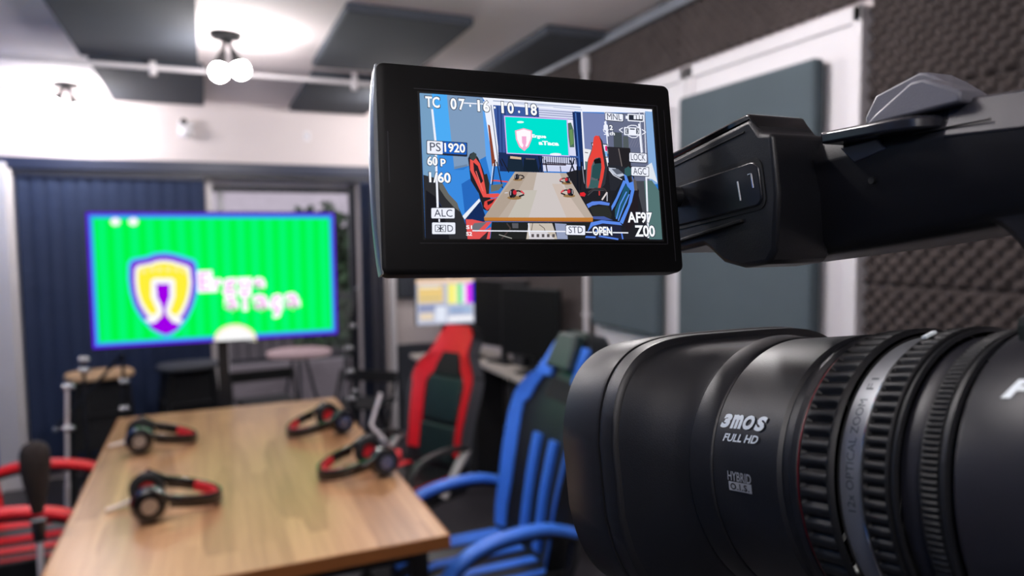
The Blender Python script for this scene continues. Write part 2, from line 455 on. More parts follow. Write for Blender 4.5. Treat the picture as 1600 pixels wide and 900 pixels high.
((104,104,100),[(4.6,-26.32),(5.73,-27.04),(7.35,-30.02),(9.76,-32.61),(10.43,-35.24),(8.55,-33.77),(6.34,-31.18),(4.71,-28.58)]),
((30,52,110),[(4.37,-32.35),(5.43,-34.58),(4.65,-34.97)]),
((28,28,34),[(0.69,-29.06),(3.28,-30.87),(5.43,-34.58),(7.0,-43.33),(-0.01,-43.37)]),
((36,34,40),[(13.66,-19.13),(14.32,-17.75),(15.54,-17.11),(16.85,-19.0),(18.09,-22.44),(19.09,-26.65),(19.36,-29.53),(22.05,-36.2),(19.49,-35.09),(17.54,-34.36),(16.37,-29.61),(14.16,-25.84)]),
((60,70,72),[(14.09,-18.53),(15.34,-17.12),(16.31,-17.66),(16.23,-19.41),(14.82,-19.85)]),
((232,84,78),[(14.25,-19.3),(15.22,-19.84),(16.05,-19.03),(17.18,-20.53),(18.69,-26.66),(18.95,-29.74),(22.38,-29.46),(23.56,-30.01),(21.3,-30.83),(17.71,-30.73),(15.55,-25.8),(14.11,-22.58)]),
((40,34,42),[(15.2,-20.22),(16.54,-21.33),(17.93,-25.92),(17.1,-26.71),(15.28,-22.92)]),
((240,120,110),[(15.76,-22.94),(17.67,-29.04),(17.9,-28.96),(15.99,-22.86)]),
((52,46,42),[(18.02,-23.98),(19.24,-23.56),(19.9,-26.63),(19.55,-29.72),(18.75,-29.74)]),
((222,72,66),[(18.04,-32.06),(19.88,-31.25),(22.11,-30.82),(21.21,-32.76),(18.71,-34.72),(17.77,-33.59)]),
((40,26,34),[(18.84,-32.04),(21.28,-31.22),(20.42,-32.39),(18.99,-33.19)]),
((230,80,74),[(20.34,-25.86),(21.95,-25.81),(21.97,-25.39),(20.36,-25.44)]),
((230,80,74),[(21.93,-25.81),(25.57,-26.09),(25.64,-25.66),(22.0,-25.39)]),
((40,40,50),[(21.92,-19.16),(20.53,-26.98),(20.83,-27.01),(22.22,-19.19)]),
((36,36,46),[(22.28,-19.79),(23.7,-27.91),(24.04,-27.83),(22.62,-19.71)]),
((235,238,245),[(21.29,-20.36),(20.18,-26.61),(20.42,-26.63),(21.53,-20.38)]),
((110,112,104),[(20.28,-27.0),(24.35,-26.5),(22.63,-28.49),(20.18,-29.13)]),
((226,84,84),[(12.08,-37.48),(14.04,-37.46),(17.36,-38.17),(19.95,-38.14),(15.15,-43.3),(12.42,-43.31)]),
((112,112,120),[(14.58,-38.58),(18.55,-38.16),(15.25,-41.22),(13.53,-40.1)]),
((226,84,84),[(16.82,-41.21),(19.67,-39.67),(19.1,-43.28),(13.98,-43.3)]),
((54,44,48),[(15.94,-43.29),(18.82,-40.81),(18.11,-43.28)]),
((34,36,36),[(19.95,-38.14),(51.94,-37.74),(49.4,-43.13),(19.3,-43.28)]),
((200,190,178),[(31.5,-38.38),(39.02,-38.3),(40.41,-43.17),(30.42,-43.22)]),
((120,110,100),[(34.72,-38.83),(36.33,-39.98),(36.49,-39.79),(34.88,-38.64)]),
((120,110,100),[(36.28,-39.91),(36.93,-43.22),(37.17,-43.16),(36.53,-39.86)]),
((120,110,100),[(32.62,-38.35),(32.08,-40.68),(32.32,-40.72),(32.87,-38.39)]),
((214,210,216),[(31.77,-41.09),(37.18,-41.05),(39.57,-43.18),(31.24,-43.22)]),
((90,84,86),[(32.15,-41.67),(32.98,-41.66),(32.92,-42.63),(32.09,-42.63)]),
((90,84,86),[(33.8,-41.66),(34.64,-41.65),(34.58,-42.62),(33.75,-42.63)]),
((90,84,86),[(35.47,-41.64),(36.3,-41.64),(36.25,-42.61),(35.41,-42.62)]),
((90,84,86),[(37.14,-41.63),(37.98,-41.63),(37.92,-42.6),(37.08,-42.61)]),
((90,84,86),[(38.82,-41.62),(39.66,-41.62),(39.61,-42.59),(38.76,-42.6)]),
((150,160,190),[(39.87,-38.29),(43.68,-38.44),(43.81,-43.16),(40.41,-43.17)]),
((70,60,60),[(24.39,-38.58),(25.52,-40.11),(25.86,-39.87),(24.72,-38.35)]),
((70,60,60),[(25.54,-39.87),(22.55,-43.14),(22.85,-43.38),(25.84,-40.11)]),
((170,170,165),[(21.92,-42.04),(25.9,-43.16),(25.98,-42.94),(22.0,-41.82)]),
((90,90,96),[(26.18,-38.45),(28.22,-38.42),(28.13,-39.97),(26.3,-39.98)]),
((186,172,160),[(28.02,-22.67),(44.68,-22.5),(52.69,-36.34),(17.62,-36.84)]),
((176,160,146),[(29.04,-22.83),(32.37,-22.64),(28.75,-28.32),(22.22,-36.77),(17.62,-36.84)]),
((206,198,196),[(35.09,-22.63),(42.52,-22.57),(47.25,-36.41),(31.19,-36.64)]),
((204,188,178),[(39.75,-26.05),(42.75,-25.96),(49.85,-36.38),(43.8,-36.46)]),
((196,190,180),[(29.99,-28.29),(34.78,-28.16),(31.6,-36.64),(25.05,-36.73)]),
((190,122,52),[(17.62,-36.84),(52.69,-36.34),(52.5,-37.64),(17.77,-37.88)]),
((150,84,34),[(17.78,-37.75),(52.51,-37.5),(52.47,-37.74),(17.77,-37.98)]),
((150,118,78),[(29.66,-30.64),(29.42,-30.9),(28.78,-31.12),(27.87,-31.25),(26.87,-31.27),(25.97,-31.18),(25.36,-30.99),(25.15,-30.75),(25.38,-30.49),(26.02,-30.27),(26.92,-30.14),(27.93,-30.11),(28.83,-30.2),(29.45,-30.39)]),
((28,26,32),[(27.1,-28.99),(28.96,-28.75),(28.93,-28.28),(27.07,-28.53)]),
((28,26,32),[(28.83,-28.73),(30.03,-29.28),(30.28,-28.86),(29.07,-28.3)]),
((220,80,90),[(29.37,-28.68),(30.35,-29.63),(30.75,-29.27),(29.77,-28.31)]),
((36,30,34),[(30.46,-29.41),(28.77,-30.04),(28.94,-30.51),(30.62,-29.88)]),
((40,38,46),[(28.19,-29.31),(28.04,-29.91),(27.7,-30.39),(27.24,-30.66),(26.74,-30.68),(26.3,-30.42),(26.01,-29.96),(25.93,-29.37),(26.07,-28.78),(26.41,-28.29),(26.88,-28.02),(27.38,-28.0),(27.82,-28.26),(28.11,-28.72)]),
((200,40,56),[(28.22,-29.02),(28.14,-29.34),(27.96,-29.61),(27.71,-29.75),(27.43,-29.76),(27.19,-29.62),(27.03,-29.37),(26.99,-29.05),(27.07,-28.73),(27.25,-28.47),(27.51,-28.32),(27.78,-28.31),(28.02,-28.45),(28.18,-28.7)]),
((24,22,28),[(26.92,-29.54),(26.84,-30.08),(26.67,-30.52),(26.45,-30.76),(26.21,-30.77),(26.01,-30.53),(25.89,-30.1),(25.86,-29.57),(25.94,-29.02),(26.11,-28.59),(26.34,-28.34),(26.57,-28.33),(26.77,-28.57),(26.9,-29.0)]),
((190,190,205),[(26.29,-28.58),(26.14,-29.94),(26.36,-29.95),(26.51,-28.58)]),
((150,118,78),[(30.28,-25.07),(30.13,-25.25),(29.7,-25.4),(29.1,-25.49),(28.43,-25.51),(27.83,-25.45),(27.43,-25.33),(27.29,-25.17),(27.44,-24.99),(27.87,-24.85),(28.47,-24.75),(29.14,-24.73),(29.73,-24.79),(30.14,-24.91)]),
((28,26,32),[(28.59,-23.99),(29.82,-23.82),(29.8,-23.51),(28.57,-23.68)]),
((28,26,32),[(29.73,-23.81),(30.53,-24.17),(30.7,-23.88),(29.89,-23.52)]),
((40,36,40),[(30.09,-23.77),(30.74,-24.4),(31.01,-24.15),(30.36,-23.53)]),
((36,30,34),[(30.81,-24.25),(29.7,-24.68),(29.81,-24.99),(30.92,-24.56)]),
((40,38,46),[(29.31,-24.2),(29.21,-24.6),(28.99,-24.92),(28.68,-25.1),(28.34,-25.11),(28.05,-24.95),(27.86,-24.64),(27.81,-24.25),(27.9,-23.85),(28.13,-23.53),(28.44,-23.34),(28.77,-23.33),(29.06,-23.5),(29.25,-23.81)]),
((60,60,68),[(29.33,-24.0),(29.28,-24.22),(29.16,-24.39),(28.99,-24.49),(28.81,-24.5),(28.65,-24.41),(28.54,-24.24),(28.51,-24.03),(28.57,-23.82),(28.69,-23.64),(28.86,-23.54),(29.04,-23.53),(29.2,-23.62),(29.3,-23.79)]),
((24,22,28),[(28.47,-24.36),(28.42,-24.72),(28.3,-25.01),(28.15,-25.17),(27.99,-25.18),(27.86,-25.02),(27.78,-24.74),(27.76,-24.38),(27.82,-24.02),(27.93,-23.73),(28.08,-23.56),(28.24,-23.56),(28.37,-23.71),(28.45,-24.0)]),
((190,190,205),[(28.05,-23.72),(27.95,-24.63),(28.1,-24.63),(28.2,-23.72)]),
((150,118,78),[(46.31,-25.66),(46.13,-25.86),(45.65,-26.02),(44.95,-26.13),(44.19,-26.15),(43.51,-26.08),(43.05,-25.95),(42.89,-25.77),(43.07,-25.57),(43.56,-25.41),(44.25,-25.3),(45.01,-25.28),(45.69,-25.34),(46.15,-25.48)]),
((28,26,32),[(45.03,-24.09),(43.64,-23.99),(43.58,-24.33),(44.97,-24.43)]),
((28,26,32),[(43.54,-24.01),(42.58,-24.47),(42.73,-24.77),(43.69,-24.31)]),
((220,80,90),[(43.01,-24.05),(42.2,-24.79),(42.46,-25.05),(43.28,-24.3)]),
((36,30,34),[(42.24,-25.24),(43.45,-25.64),(43.61,-25.28),(42.4,-24.89)]),
((40,38,46),[(45.83,-24.67),(45.72,-25.11),(45.46,-25.47),(45.1,-25.68),(44.72,-25.69),(44.39,-25.5),(44.18,-25.16),(44.12,-24.72),(44.23,-24.28),(44.49,-23.92),(44.85,-23.71),(45.23,-23.7),(45.56,-23.89),(45.77,-24.23)]),
((200,40,56),[(45.05,-24.48),(44.99,-24.72),(44.85,-24.91),(44.65,-25.02),(44.45,-25.03),(44.27,-24.93),(44.15,-24.74),(44.12,-24.51),(44.18,-24.27),(44.32,-24.07),(44.51,-23.96),(44.72,-23.95),(44.9,-24.05),(45.02,-24.24)]),
((24,22,28),[(45.87,-24.81),(45.8,-25.21),(45.67,-25.54),(45.5,-25.72),(45.32,-25.73),(45.17,-25.55),(45.07,-25.24),(45.06,-24.84),(45.12,-24.43),(45.26,-24.11),(45.43,-23.92),(45.61,-23.92),(45.76,-24.09),(45.85,-24.41)]),
((190,190,205),[(45.45,-24.11),(45.45,-25.12),(45.62,-25.1),(45.63,-24.09)]),
((150,118,78),[(47.18,-29.63),(46.96,-29.86),(46.39,-30.05),(45.57,-30.16),(44.68,-30.18),(43.88,-30.1),(43.33,-29.94),(43.14,-29.73),(43.36,-29.5),(43.92,-29.31),(44.74,-29.19),(45.64,-29.17),(46.44,-29.25),(46.99,-29.41)]),
((28,26,32),[(45.67,-27.76),(44.03,-27.64),(43.95,-28.05),(45.59,-28.17)]),
((28,26,32),[(43.9,-27.66),(42.78,-28.2),(42.95,-28.56),(44.08,-28.02)]),
((220,80,90),[(43.28,-27.7),(42.32,-28.58),(42.64,-28.88),(43.6,-28.01)]),
((36,30,34),[(42.37,-29.1),(43.8,-29.58),(43.99,-29.16),(42.56,-28.69)]),
((40,38,46),[(46.61,-28.45),(46.48,-28.97),(46.17,-29.39),(45.75,-29.63),(45.3,-29.64),(44.91,-29.42),(44.66,-29.02),(44.59,-28.5),(44.72,-27.99),(45.03,-27.56),(45.45,-27.32),(45.9,-27.31),(46.29,-27.53),(46.54,-27.94)]),
((200,40,56),[(45.69,-28.22),(45.62,-28.5),(45.45,-28.73),(45.22,-28.86),(44.97,-28.87),(44.76,-28.75),(44.62,-28.53),(44.59,-28.25),(44.66,-27.97),(44.83,-27.74),(45.05,-27.61),(45.3,-27.6),(45.51,-27.72),(45.65,-27.94)]),
((24,22,28),[(46.65,-28.62),(46.58,-29.1),(46.42,-29.48),(46.21,-29.69),(46.0,-29.7),(45.82,-29.49),(45.71,-29.12),(45.7,-28.65),(45.77,-28.17),(45.93,-27.79),(46.14,-27.57),(46.35,-27.57),(46.53,-27.77),(46.64,-28.15)]),
((190,190,205),[(46.17,-27.79),(46.16,-28.98),(46.37,-28.96),(46.37,-27.77)]),
((225,40,50),[(48.84,-28.6),(50.17,-28.36),(50.78,-28.95),(50.29,-29.77),(48.78,-29.6)]),
((210,212,225),[(24.42,-29.44),(25.44,-29.31),(25.43,-29.06),(24.4,-29.19)]),
]
DISPLAY_ICONS = [
((240,243,255),[(3.18,-4.84),(3.78,-14.6),(4.4,-14.51),(3.8,-4.74)]),
((240,243,255),[(3.74,-18.21),(3.6,-34.62),(4.21,-34.59),(4.36,-18.16)]),
((240,243,255),[(3.98,-37.23),(4.01,-38.72),(4.43,-38.69),(4.4,-37.2)]),
((240,243,255),[(12.59,-2.44),(41.61,-1.97),(41.66,-1.6),(12.62,-2.08)]),
((240,243,255),[(13.88,-41.02),(43.52,-40.98),(43.55,-40.62),(13.9,-40.69)]),
((240,243,255),[(49.53,-41.13),(64.36,-41.22),(64.4,-40.85),(49.56,-40.77)]),
((240,243,255),[(31.22,-38.4),(31.31,-42.27),(31.68,-42.24),(31.59,-38.37)]),
((240,243,255),[(58.7,-5.35),(59.61,-10.08),(60.15,-9.94),(59.24,-5.2)]),
((240,243,255),[(70.76,-5.26),(70.93,-14.94),(71.49,-14.87),(71.32,-5.18)]),
((240,243,255),[(71.95,-22.41),(71.03,-42.63),(71.63,-42.61),(72.55,-22.37)]),
((40,45,60),[(13.32,-14.36),(13.47,-14.4),(13.59,-14.52),(13.62,-14.68),(13.46,-18.4),(13.41,-18.55),(13.29,-18.66),(13.13,-18.7),(1.56,-18.5),(1.41,-18.46),(1.3,-18.34),(1.27,-18.19),(1.4,-14.53),(1.45,-14.38),(1.56,-14.27),(1.72,-14.23)]),
((240,243,255),[(5.91,-14.46),(6.06,-14.5),(6.17,-14.62),(6.21,-14.77),(6.08,-17.99),(6.03,-18.14),(5.92,-18.25),(5.76,-18.29),(1.76,-18.23),(1.61,-18.18),(1.51,-18.07),(1.47,-17.92),(1.59,-14.72),(1.63,-14.56),(1.75,-14.45),(1.9,-14.41)]),
((30,100,205),[(13.07,-14.53),(13.23,-14.58),(13.34,-14.69),(13.38,-14.85),(13.25,-17.75),(13.2,-17.91),(13.08,-18.02),(12.92,-18.06),(6.39,-17.95),(6.24,-17.91),(6.13,-17.79),(6.09,-17.64),(6.21,-14.76),(6.25,-14.61),(6.37,-14.5),(6.53,-14.46)]),
((40,45,60),[(8.73,-34.07),(8.88,-34.1),(8.99,-34.21),(9.03,-34.36),(8.91,-37.15),(8.86,-37.3),(8.75,-37.41),(8.59,-37.45),(2.08,-37.54),(1.93,-37.5),(1.83,-37.4),(1.79,-37.25),(1.89,-34.49),(1.94,-34.34),(2.05,-34.23),(2.21,-34.19)]),
((240,243,255),[(8.57,-34.22),(8.72,-34.26),(8.83,-34.37),(8.87,-34.52),(8.76,-36.96),(8.72,-37.11),(8.6,-37.23),(8.44,-37.27),(2.24,-37.35),(2.09,-37.32),(1.99,-37.21),(1.95,-37.06),(2.04,-34.64),(2.09,-34.49),(2.2,-34.38),(2.35,-34.34)]),
((40,45,60),[(8.75,-38.35),(8.9,-38.39),(9.01,-38.5),(9.04,-38.65),(8.91,-41.79),(8.87,-41.94),(8.75,-42.05),(8.59,-42.1),(2.1,-42.14),(1.95,-42.1),(1.85,-41.99),(1.81,-41.84),(1.93,-38.73),(1.97,-38.58),(2.09,-38.47),(2.24,-38.43)]),
((240,243,255),[(8.59,-38.5),(8.74,-38.54),(8.85,-38.65),(8.88,-38.8),(8.77,-41.61),(8.72,-41.76),(8.6,-41.87),(8.45,-41.91),(2.26,-41.95),(2.11,-41.91),(2.0,-41.81),(1.97,-41.66),(2.07,-38.88),(2.12,-38.73),(2.23,-38.62),(2.39,-38.58)]),
((40,45,60),[(49.65,-38.8),(49.82,-38.85),(49.94,-38.97),(49.97,-39.12),(49.8,-41.71),(49.74,-41.86),(49.61,-41.98),(49.43,-42.02),(43.46,-41.95),(43.29,-41.9),(43.18,-41.79),(43.14,-41.63),(43.3,-39.07),(43.36,-38.92),(43.49,-38.8),(43.66,-38.76)]),
((240,243,255),[(49.46,-38.96),(49.63,-39.0),(49.75,-39.12),(49.79,-39.28),(49.64,-41.54),(49.58,-41.7),(49.45,-41.82),(49.27,-41.86),(43.64,-41.79),(43.47,-41.75),(43.36,-41.63),(43.32,-41.47),(43.46,-39.23),(43.52,-39.07),(43.65,-38.96),(43.82,-38.92)]),
((40,45,60),[(65.42,-2.25),(65.6,-2.3),(65.73,-2.43),(65.76,-2.6),(65.61,-4.71),(65.54,-4.88),(65.4,-5.0),(65.21,-5.04),(59.33,-4.95),(59.16,-4.9),(59.03,-4.78),(59.0,-4.61),(59.14,-2.51),(59.2,-2.34),(59.35,-2.22),(59.53,-2.18)]),
((240,243,255),[(65.23,-2.41),(65.41,-2.45),(65.53,-2.58),(65.57,-2.75),(65.44,-4.48),(65.38,-4.65),(65.23,-4.77),(65.05,-4.82),(59.53,-4.73),(59.35,-4.68),(59.23,-4.56),(59.19,-4.39),(59.31,-2.67),(59.38,-2.5),(59.52,-2.38),(59.7,-2.34)]),
((40,45,60),[(72.84,-14.96),(73.03,-15.01),(73.15,-15.13),(73.19,-15.3),(72.97,-18.0),(72.91,-18.16),(72.76,-18.29),(72.57,-18.33),(66.79,-18.24),(66.61,-18.19),(66.49,-18.07),(66.45,-17.9),(66.65,-15.23),(66.72,-15.06),(66.86,-14.94),(67.05,-14.9)]),
((240,243,255),[(72.64,-15.12),(72.83,-15.16),(72.95,-15.29),(72.99,-15.46),(72.81,-17.73),(72.75,-17.9),(72.6,-18.02),(72.41,-18.06),(67.0,-17.98),(66.82,-17.93),(66.69,-17.81),(66.66,-17.64),(66.83,-15.39),(66.89,-15.22),(67.03,-15.1),(67.22,-15.06)]),
((40,45,60),[(73.14,-19.45),(73.32,-19.49),(73.45,-19.62),(73.49,-19.79),(73.28,-22.38),(73.21,-22.55),(73.07,-22.67),(72.88,-22.72),(67.14,-22.7),(66.96,-22.65),(66.84,-22.53),(66.8,-22.37),(67.0,-19.79),(67.06,-19.62),(67.2,-19.5),(67.39,-19.46)]),
((240,243,255),[(72.94,-19.61),(73.12,-19.66),(73.25,-19.78),(73.29,-19.95),(73.11,-22.17),(73.04,-22.34),(72.9,-22.46),(72.71,-22.5),(67.34,-22.49),(67.16,-22.44),(67.04,-22.32),(67.0,-22.15),(67.17,-19.95),(67.23,-19.78),(67.37,-19.66),(67.56,-19.62)]),
((40,45,60),[(2.96,-39.44),(6.01,-39.45),(6.02,-39.26),(2.97,-39.26)]),
((40,45,60),[(5.92,-39.36),(5.84,-41.22),(6.04,-41.22),(6.11,-39.36)]),
((40,45,60),[(5.95,-41.13),(2.9,-41.11),(2.89,-41.3),(5.94,-41.31)]),
((40,45,60),[(2.99,-41.21),(3.06,-39.35),(2.87,-39.35),(2.8,-41.21)]),
((40,45,60),[(3.45,-39.83),(4.19,-40.38),(4.33,-40.2),(3.59,-39.65)]),
((40,45,60),[(4.19,-40.2),(3.41,-40.78),(3.54,-40.96),(4.33,-40.37)]),
((40,45,60),[(5.36,-39.63),(4.58,-40.19),(4.71,-40.37),(5.49,-39.81)]),
((40,45,60),[(4.57,-40.37),(5.31,-40.94),(5.46,-40.76),(4.71,-40.19)]),
((40,45,60),[(4.29,-39.45),(4.23,-41.12),(4.61,-41.12),(4.67,-39.45)]),
((240,243,255),[(72.76,-2.11),(72.9,-2.14),(72.99,-2.24),(73.02,-2.37),(72.87,-4.33),(72.82,-4.46),(72.71,-4.55),(72.56,-4.59),(67.3,-4.6),(67.16,-4.57),(67.07,-4.48),(67.04,-4.35),(67.19,-2.4),(67.23,-2.27),(67.34,-2.18),(67.49,-2.14)]),
((40,45,60),[(72.52,-2.43),(72.59,-2.45),(72.64,-2.49),(72.65,-2.56),(72.53,-4.09),(72.51,-4.16),(72.45,-4.2),(72.38,-4.22),(67.65,-4.24),(67.58,-4.22),(67.53,-4.17),(67.52,-4.11),(67.64,-2.58),(67.66,-2.52),(67.71,-2.47),(67.79,-2.46)]),
((240,243,255),[(67.09,-2.84),(67.18,-2.86),(67.24,-2.93),(67.26,-3.01),(67.2,-3.73),(67.17,-3.82),(67.1,-3.88),(67.01,-3.9),(66.57,-3.9),(66.48,-3.88),(66.41,-3.82),(66.39,-3.73),(66.45,-3.01),(66.48,-2.93),(66.55,-2.87),(66.65,-2.84)]),
((240,243,255),[(70.13,-2.56),(70.17,-2.57),(70.2,-2.6),(70.21,-2.64),(70.13,-3.75),(70.11,-3.79),(70.07,-3.82),(70.03,-3.84),(69.38,-3.84),(69.33,-3.83),(69.3,-3.8),(69.29,-3.75),(69.37,-2.65),(69.39,-2.61),(69.43,-2.57),(69.47,-2.56)]),
((240,243,255),[(71.21,-2.49),(71.25,-2.51),(71.28,-2.54),(71.29,-2.58),(71.21,-3.69),(71.19,-3.73),(71.15,-3.76),(71.11,-3.77),(70.45,-3.78),(70.41,-3.76),(70.37,-3.73),(70.37,-3.69),(70.45,-2.58),(70.47,-2.54),(70.5,-2.51),(70.55,-2.5)]),
((240,243,255),[(72.29,-2.43),(72.33,-2.44),(72.37,-2.47),(72.38,-2.51),(72.29,-3.62),(72.27,-3.67),(72.24,-3.7),(72.19,-3.71),(71.53,-3.71),(71.49,-3.7),(71.45,-3.67),(71.44,-3.63),(71.53,-2.52),(71.55,-2.48),(71.58,-2.44),(71.63,-2.43)]),
((240,243,255),[(59.3,-6.09),(59.63,-6.16),(59.87,-6.37),(59.94,-6.68),(59.88,-7.52),(59.76,-7.83),(59.5,-8.08),(59.15,-8.18),(58.99,-8.19),(58.66,-8.12),(58.42,-7.91),(58.36,-7.6),(58.41,-6.76),(58.53,-6.45),(58.79,-6.2),(59.14,-6.1)]),
((240,243,255),[(58.1,-7.86),(58.35,-8.76),(58.61,-8.67),(58.36,-7.77)]),
((240,243,255),[(58.47,-8.84),(59.6,-8.78),(59.62,-8.53),(58.49,-8.59)]),
((240,243,255),[(59.74,-8.69),(60.17,-7.75),(59.92,-7.68),(59.49,-8.62)]),
((240,243,255),[(58.33,-9.61),(59.91,-9.53),(59.93,-9.24),(58.35,-9.32)]),
((240,243,255),[(58.94,-8.61),(58.88,-9.44),(59.15,-9.43),(59.21,-8.59)]),
((240,243,255),[(65.04,-6.82),(63.72,-7.6),(63.87,-7.84),(65.19,-7.06)]),
((240,243,255),[(63.7,-7.85),(64.9,-8.62),(65.11,-8.37),(63.9,-7.6)]),
((240,243,255),[(71.84,-7.2),(73.18,-8.06),(73.39,-7.81),(72.05,-6.95)]),
((240,243,255),[(73.2,-7.82),(71.85,-8.65),(72.01,-8.89),(73.36,-8.06)]),
((240,243,255),[(66.81,-6.64),(68.24,-6.05),(68.15,-5.8),(66.72,-6.39)]),
((240,243,255),[(68.17,-6.07),(69.8,-6.06),(69.84,-5.78),(68.21,-5.79)]),
((240,243,255),[(69.72,-6.04),(70.61,-6.62),(70.81,-6.39),(69.92,-5.81)]),
((240,243,255),[(66.69,-9.58),(68.04,-10.14),(68.19,-9.89),(66.85,-9.33)]),
((240,243,255),[(68.1,-10.15),(69.5,-10.08),(69.52,-9.81),(68.12,-9.88)]),
((240,243,255),[(69.58,-10.06),(70.55,-9.5),(70.41,-9.28),(69.44,-9.83)]),
((240,243,255),[(71.35,-6.61),(71.44,-6.63),(71.51,-6.69),(71.53,-6.78),(71.34,-9.11),(71.31,-9.19),(71.24,-9.26),(71.14,-9.28),(65.58,-9.31),(65.49,-9.29),(65.43,-9.23),(65.41,-9.14),(65.59,-6.83),(65.62,-6.75),(65.69,-6.68),(65.78,-6.66)]),
((90,96,110),[(67.0,-7.01),(67.09,-7.03),(67.15,-7.09),(67.17,-7.17),(67.05,-8.78),(67.02,-8.86),(66.95,-8.92),(66.85,-8.95),(66.07,-8.95),(65.98,-8.93),(65.92,-8.87),(65.9,-8.78),(66.02,-7.18),(66.05,-7.1),(66.12,-7.04),(66.22,-7.01)]),
((90,96,110),[(70.82,-6.8),(70.92,-6.82),(70.98,-6.88),(71.0,-6.97),(70.87,-8.58),(70.84,-8.66),(70.77,-8.72),(70.67,-8.75),(69.93,-8.75),(69.83,-8.73),(69.77,-8.67),(69.75,-8.58),(69.88,-6.98),(69.91,-6.89),(69.98,-6.83),(70.08,-6.8)]),
((90,96,110),[(69.23,-6.96),(69.32,-6.98),(69.38,-7.04),(69.4,-7.12),(69.39,-7.25),(69.36,-7.34),(69.29,-7.4),(69.19,-7.42),(67.8,-7.43),(67.71,-7.41),(67.65,-7.35),(67.63,-7.27),(67.64,-7.14),(67.67,-7.05),(67.74,-6.99),(67.84,-6.97)]),
((240,243,255),[(66.51,-7.25),(66.17,-7.98),(66.39,-8.04),(66.72,-7.31)]),
((240,243,255),[(66.17,-8.05),(66.39,-8.75),(66.62,-8.67),(66.39,-7.97)]),
((240,243,255),[(70.31,-7.2),(70.53,-7.94),(70.76,-7.87),(70.54,-7.12)]),
((240,243,255),[(70.54,-7.88),(70.2,-8.61),(70.41,-8.67),(70.75,-7.93)]),
]
DISPLAY_TEXT = [
('0', 9.95, -2.76, 3.53, 'w', 1.88),
('7', 12.47, -2.78, 3.54, 'w', 1.89),
('.', 15.05, -2.99, 0.79, 'w', 0.6),
('1', 17.67, -2.81, 3.56, 'w', None),
('6', 20.01, -2.83, 3.57, 'w', 1.93),
('.', 22.65, -3.04, 0.8, 'w', 0.61),
('1', 25.13, -2.86, 3.61, 'w', None),
('0', 27.71, -2.87, 3.62, 'w', 1.98),
('.', 30.36, -3.9, 0.8, 'w', 0.63),
('1', 32.83, -2.91, 3.64, 'w', None),
('8', 35.15, -2.92, 3.65, 'w', 2.02),
('TC', 3.66, -2.65, 3.4, 'w', 4.28),
('60', 2.91, -20.42, 2.75, 'w', 3.07),
('p', 6.07, -20.77, 2.29, 'w', 1.54),
('1/60', 4.93, -25.27, 3.12, 'w', 6.35),
('AF97', 68.86, -36.1, 3.48, 'w', 8.73),
('Z00', 70.24, -40.42, 3.68, 'w', 7.13),
('OPEN', 55.48, -40.56, 2.8, 'w', 6.62),
('2', 60.99, -7.14, 1.67, 'w', 1.26),
('ch', 61.2, -9.01, 1.25, 'w', 1.82),
('S1', 12.96, -39.83, 1.13, 'w', 1.76),
('S2', 12.87, -41.8, 1.13, 'w', 1.76),
('PS', 3.93, -16.19, 2.58, 'd', 3.18),
('1920', 9.75, -16.21, 2.8, 'w', 6.28),
('ALC', 5.48, -35.79, 2.15, 'd', 5.37),
('D', 7.32, -40.26, 1.96, 'd', 1.64),
('STD', 46.57, -40.28, 2.08, 'd', 4.74),
('MNL', 62.39, -3.51, 2.0, 'd', 5.04),
('LOCK', 69.82, -16.43, 2.2, 'd', 5.11),
('AGC', 70.04, -21.01, 2.2, 'd', 4.64),
('Ergue', 36.37, -11.4, 1.41, 't', 4.67),
('aTaça', 39.44, -13.46, 1.61, 't', 6.64),
]
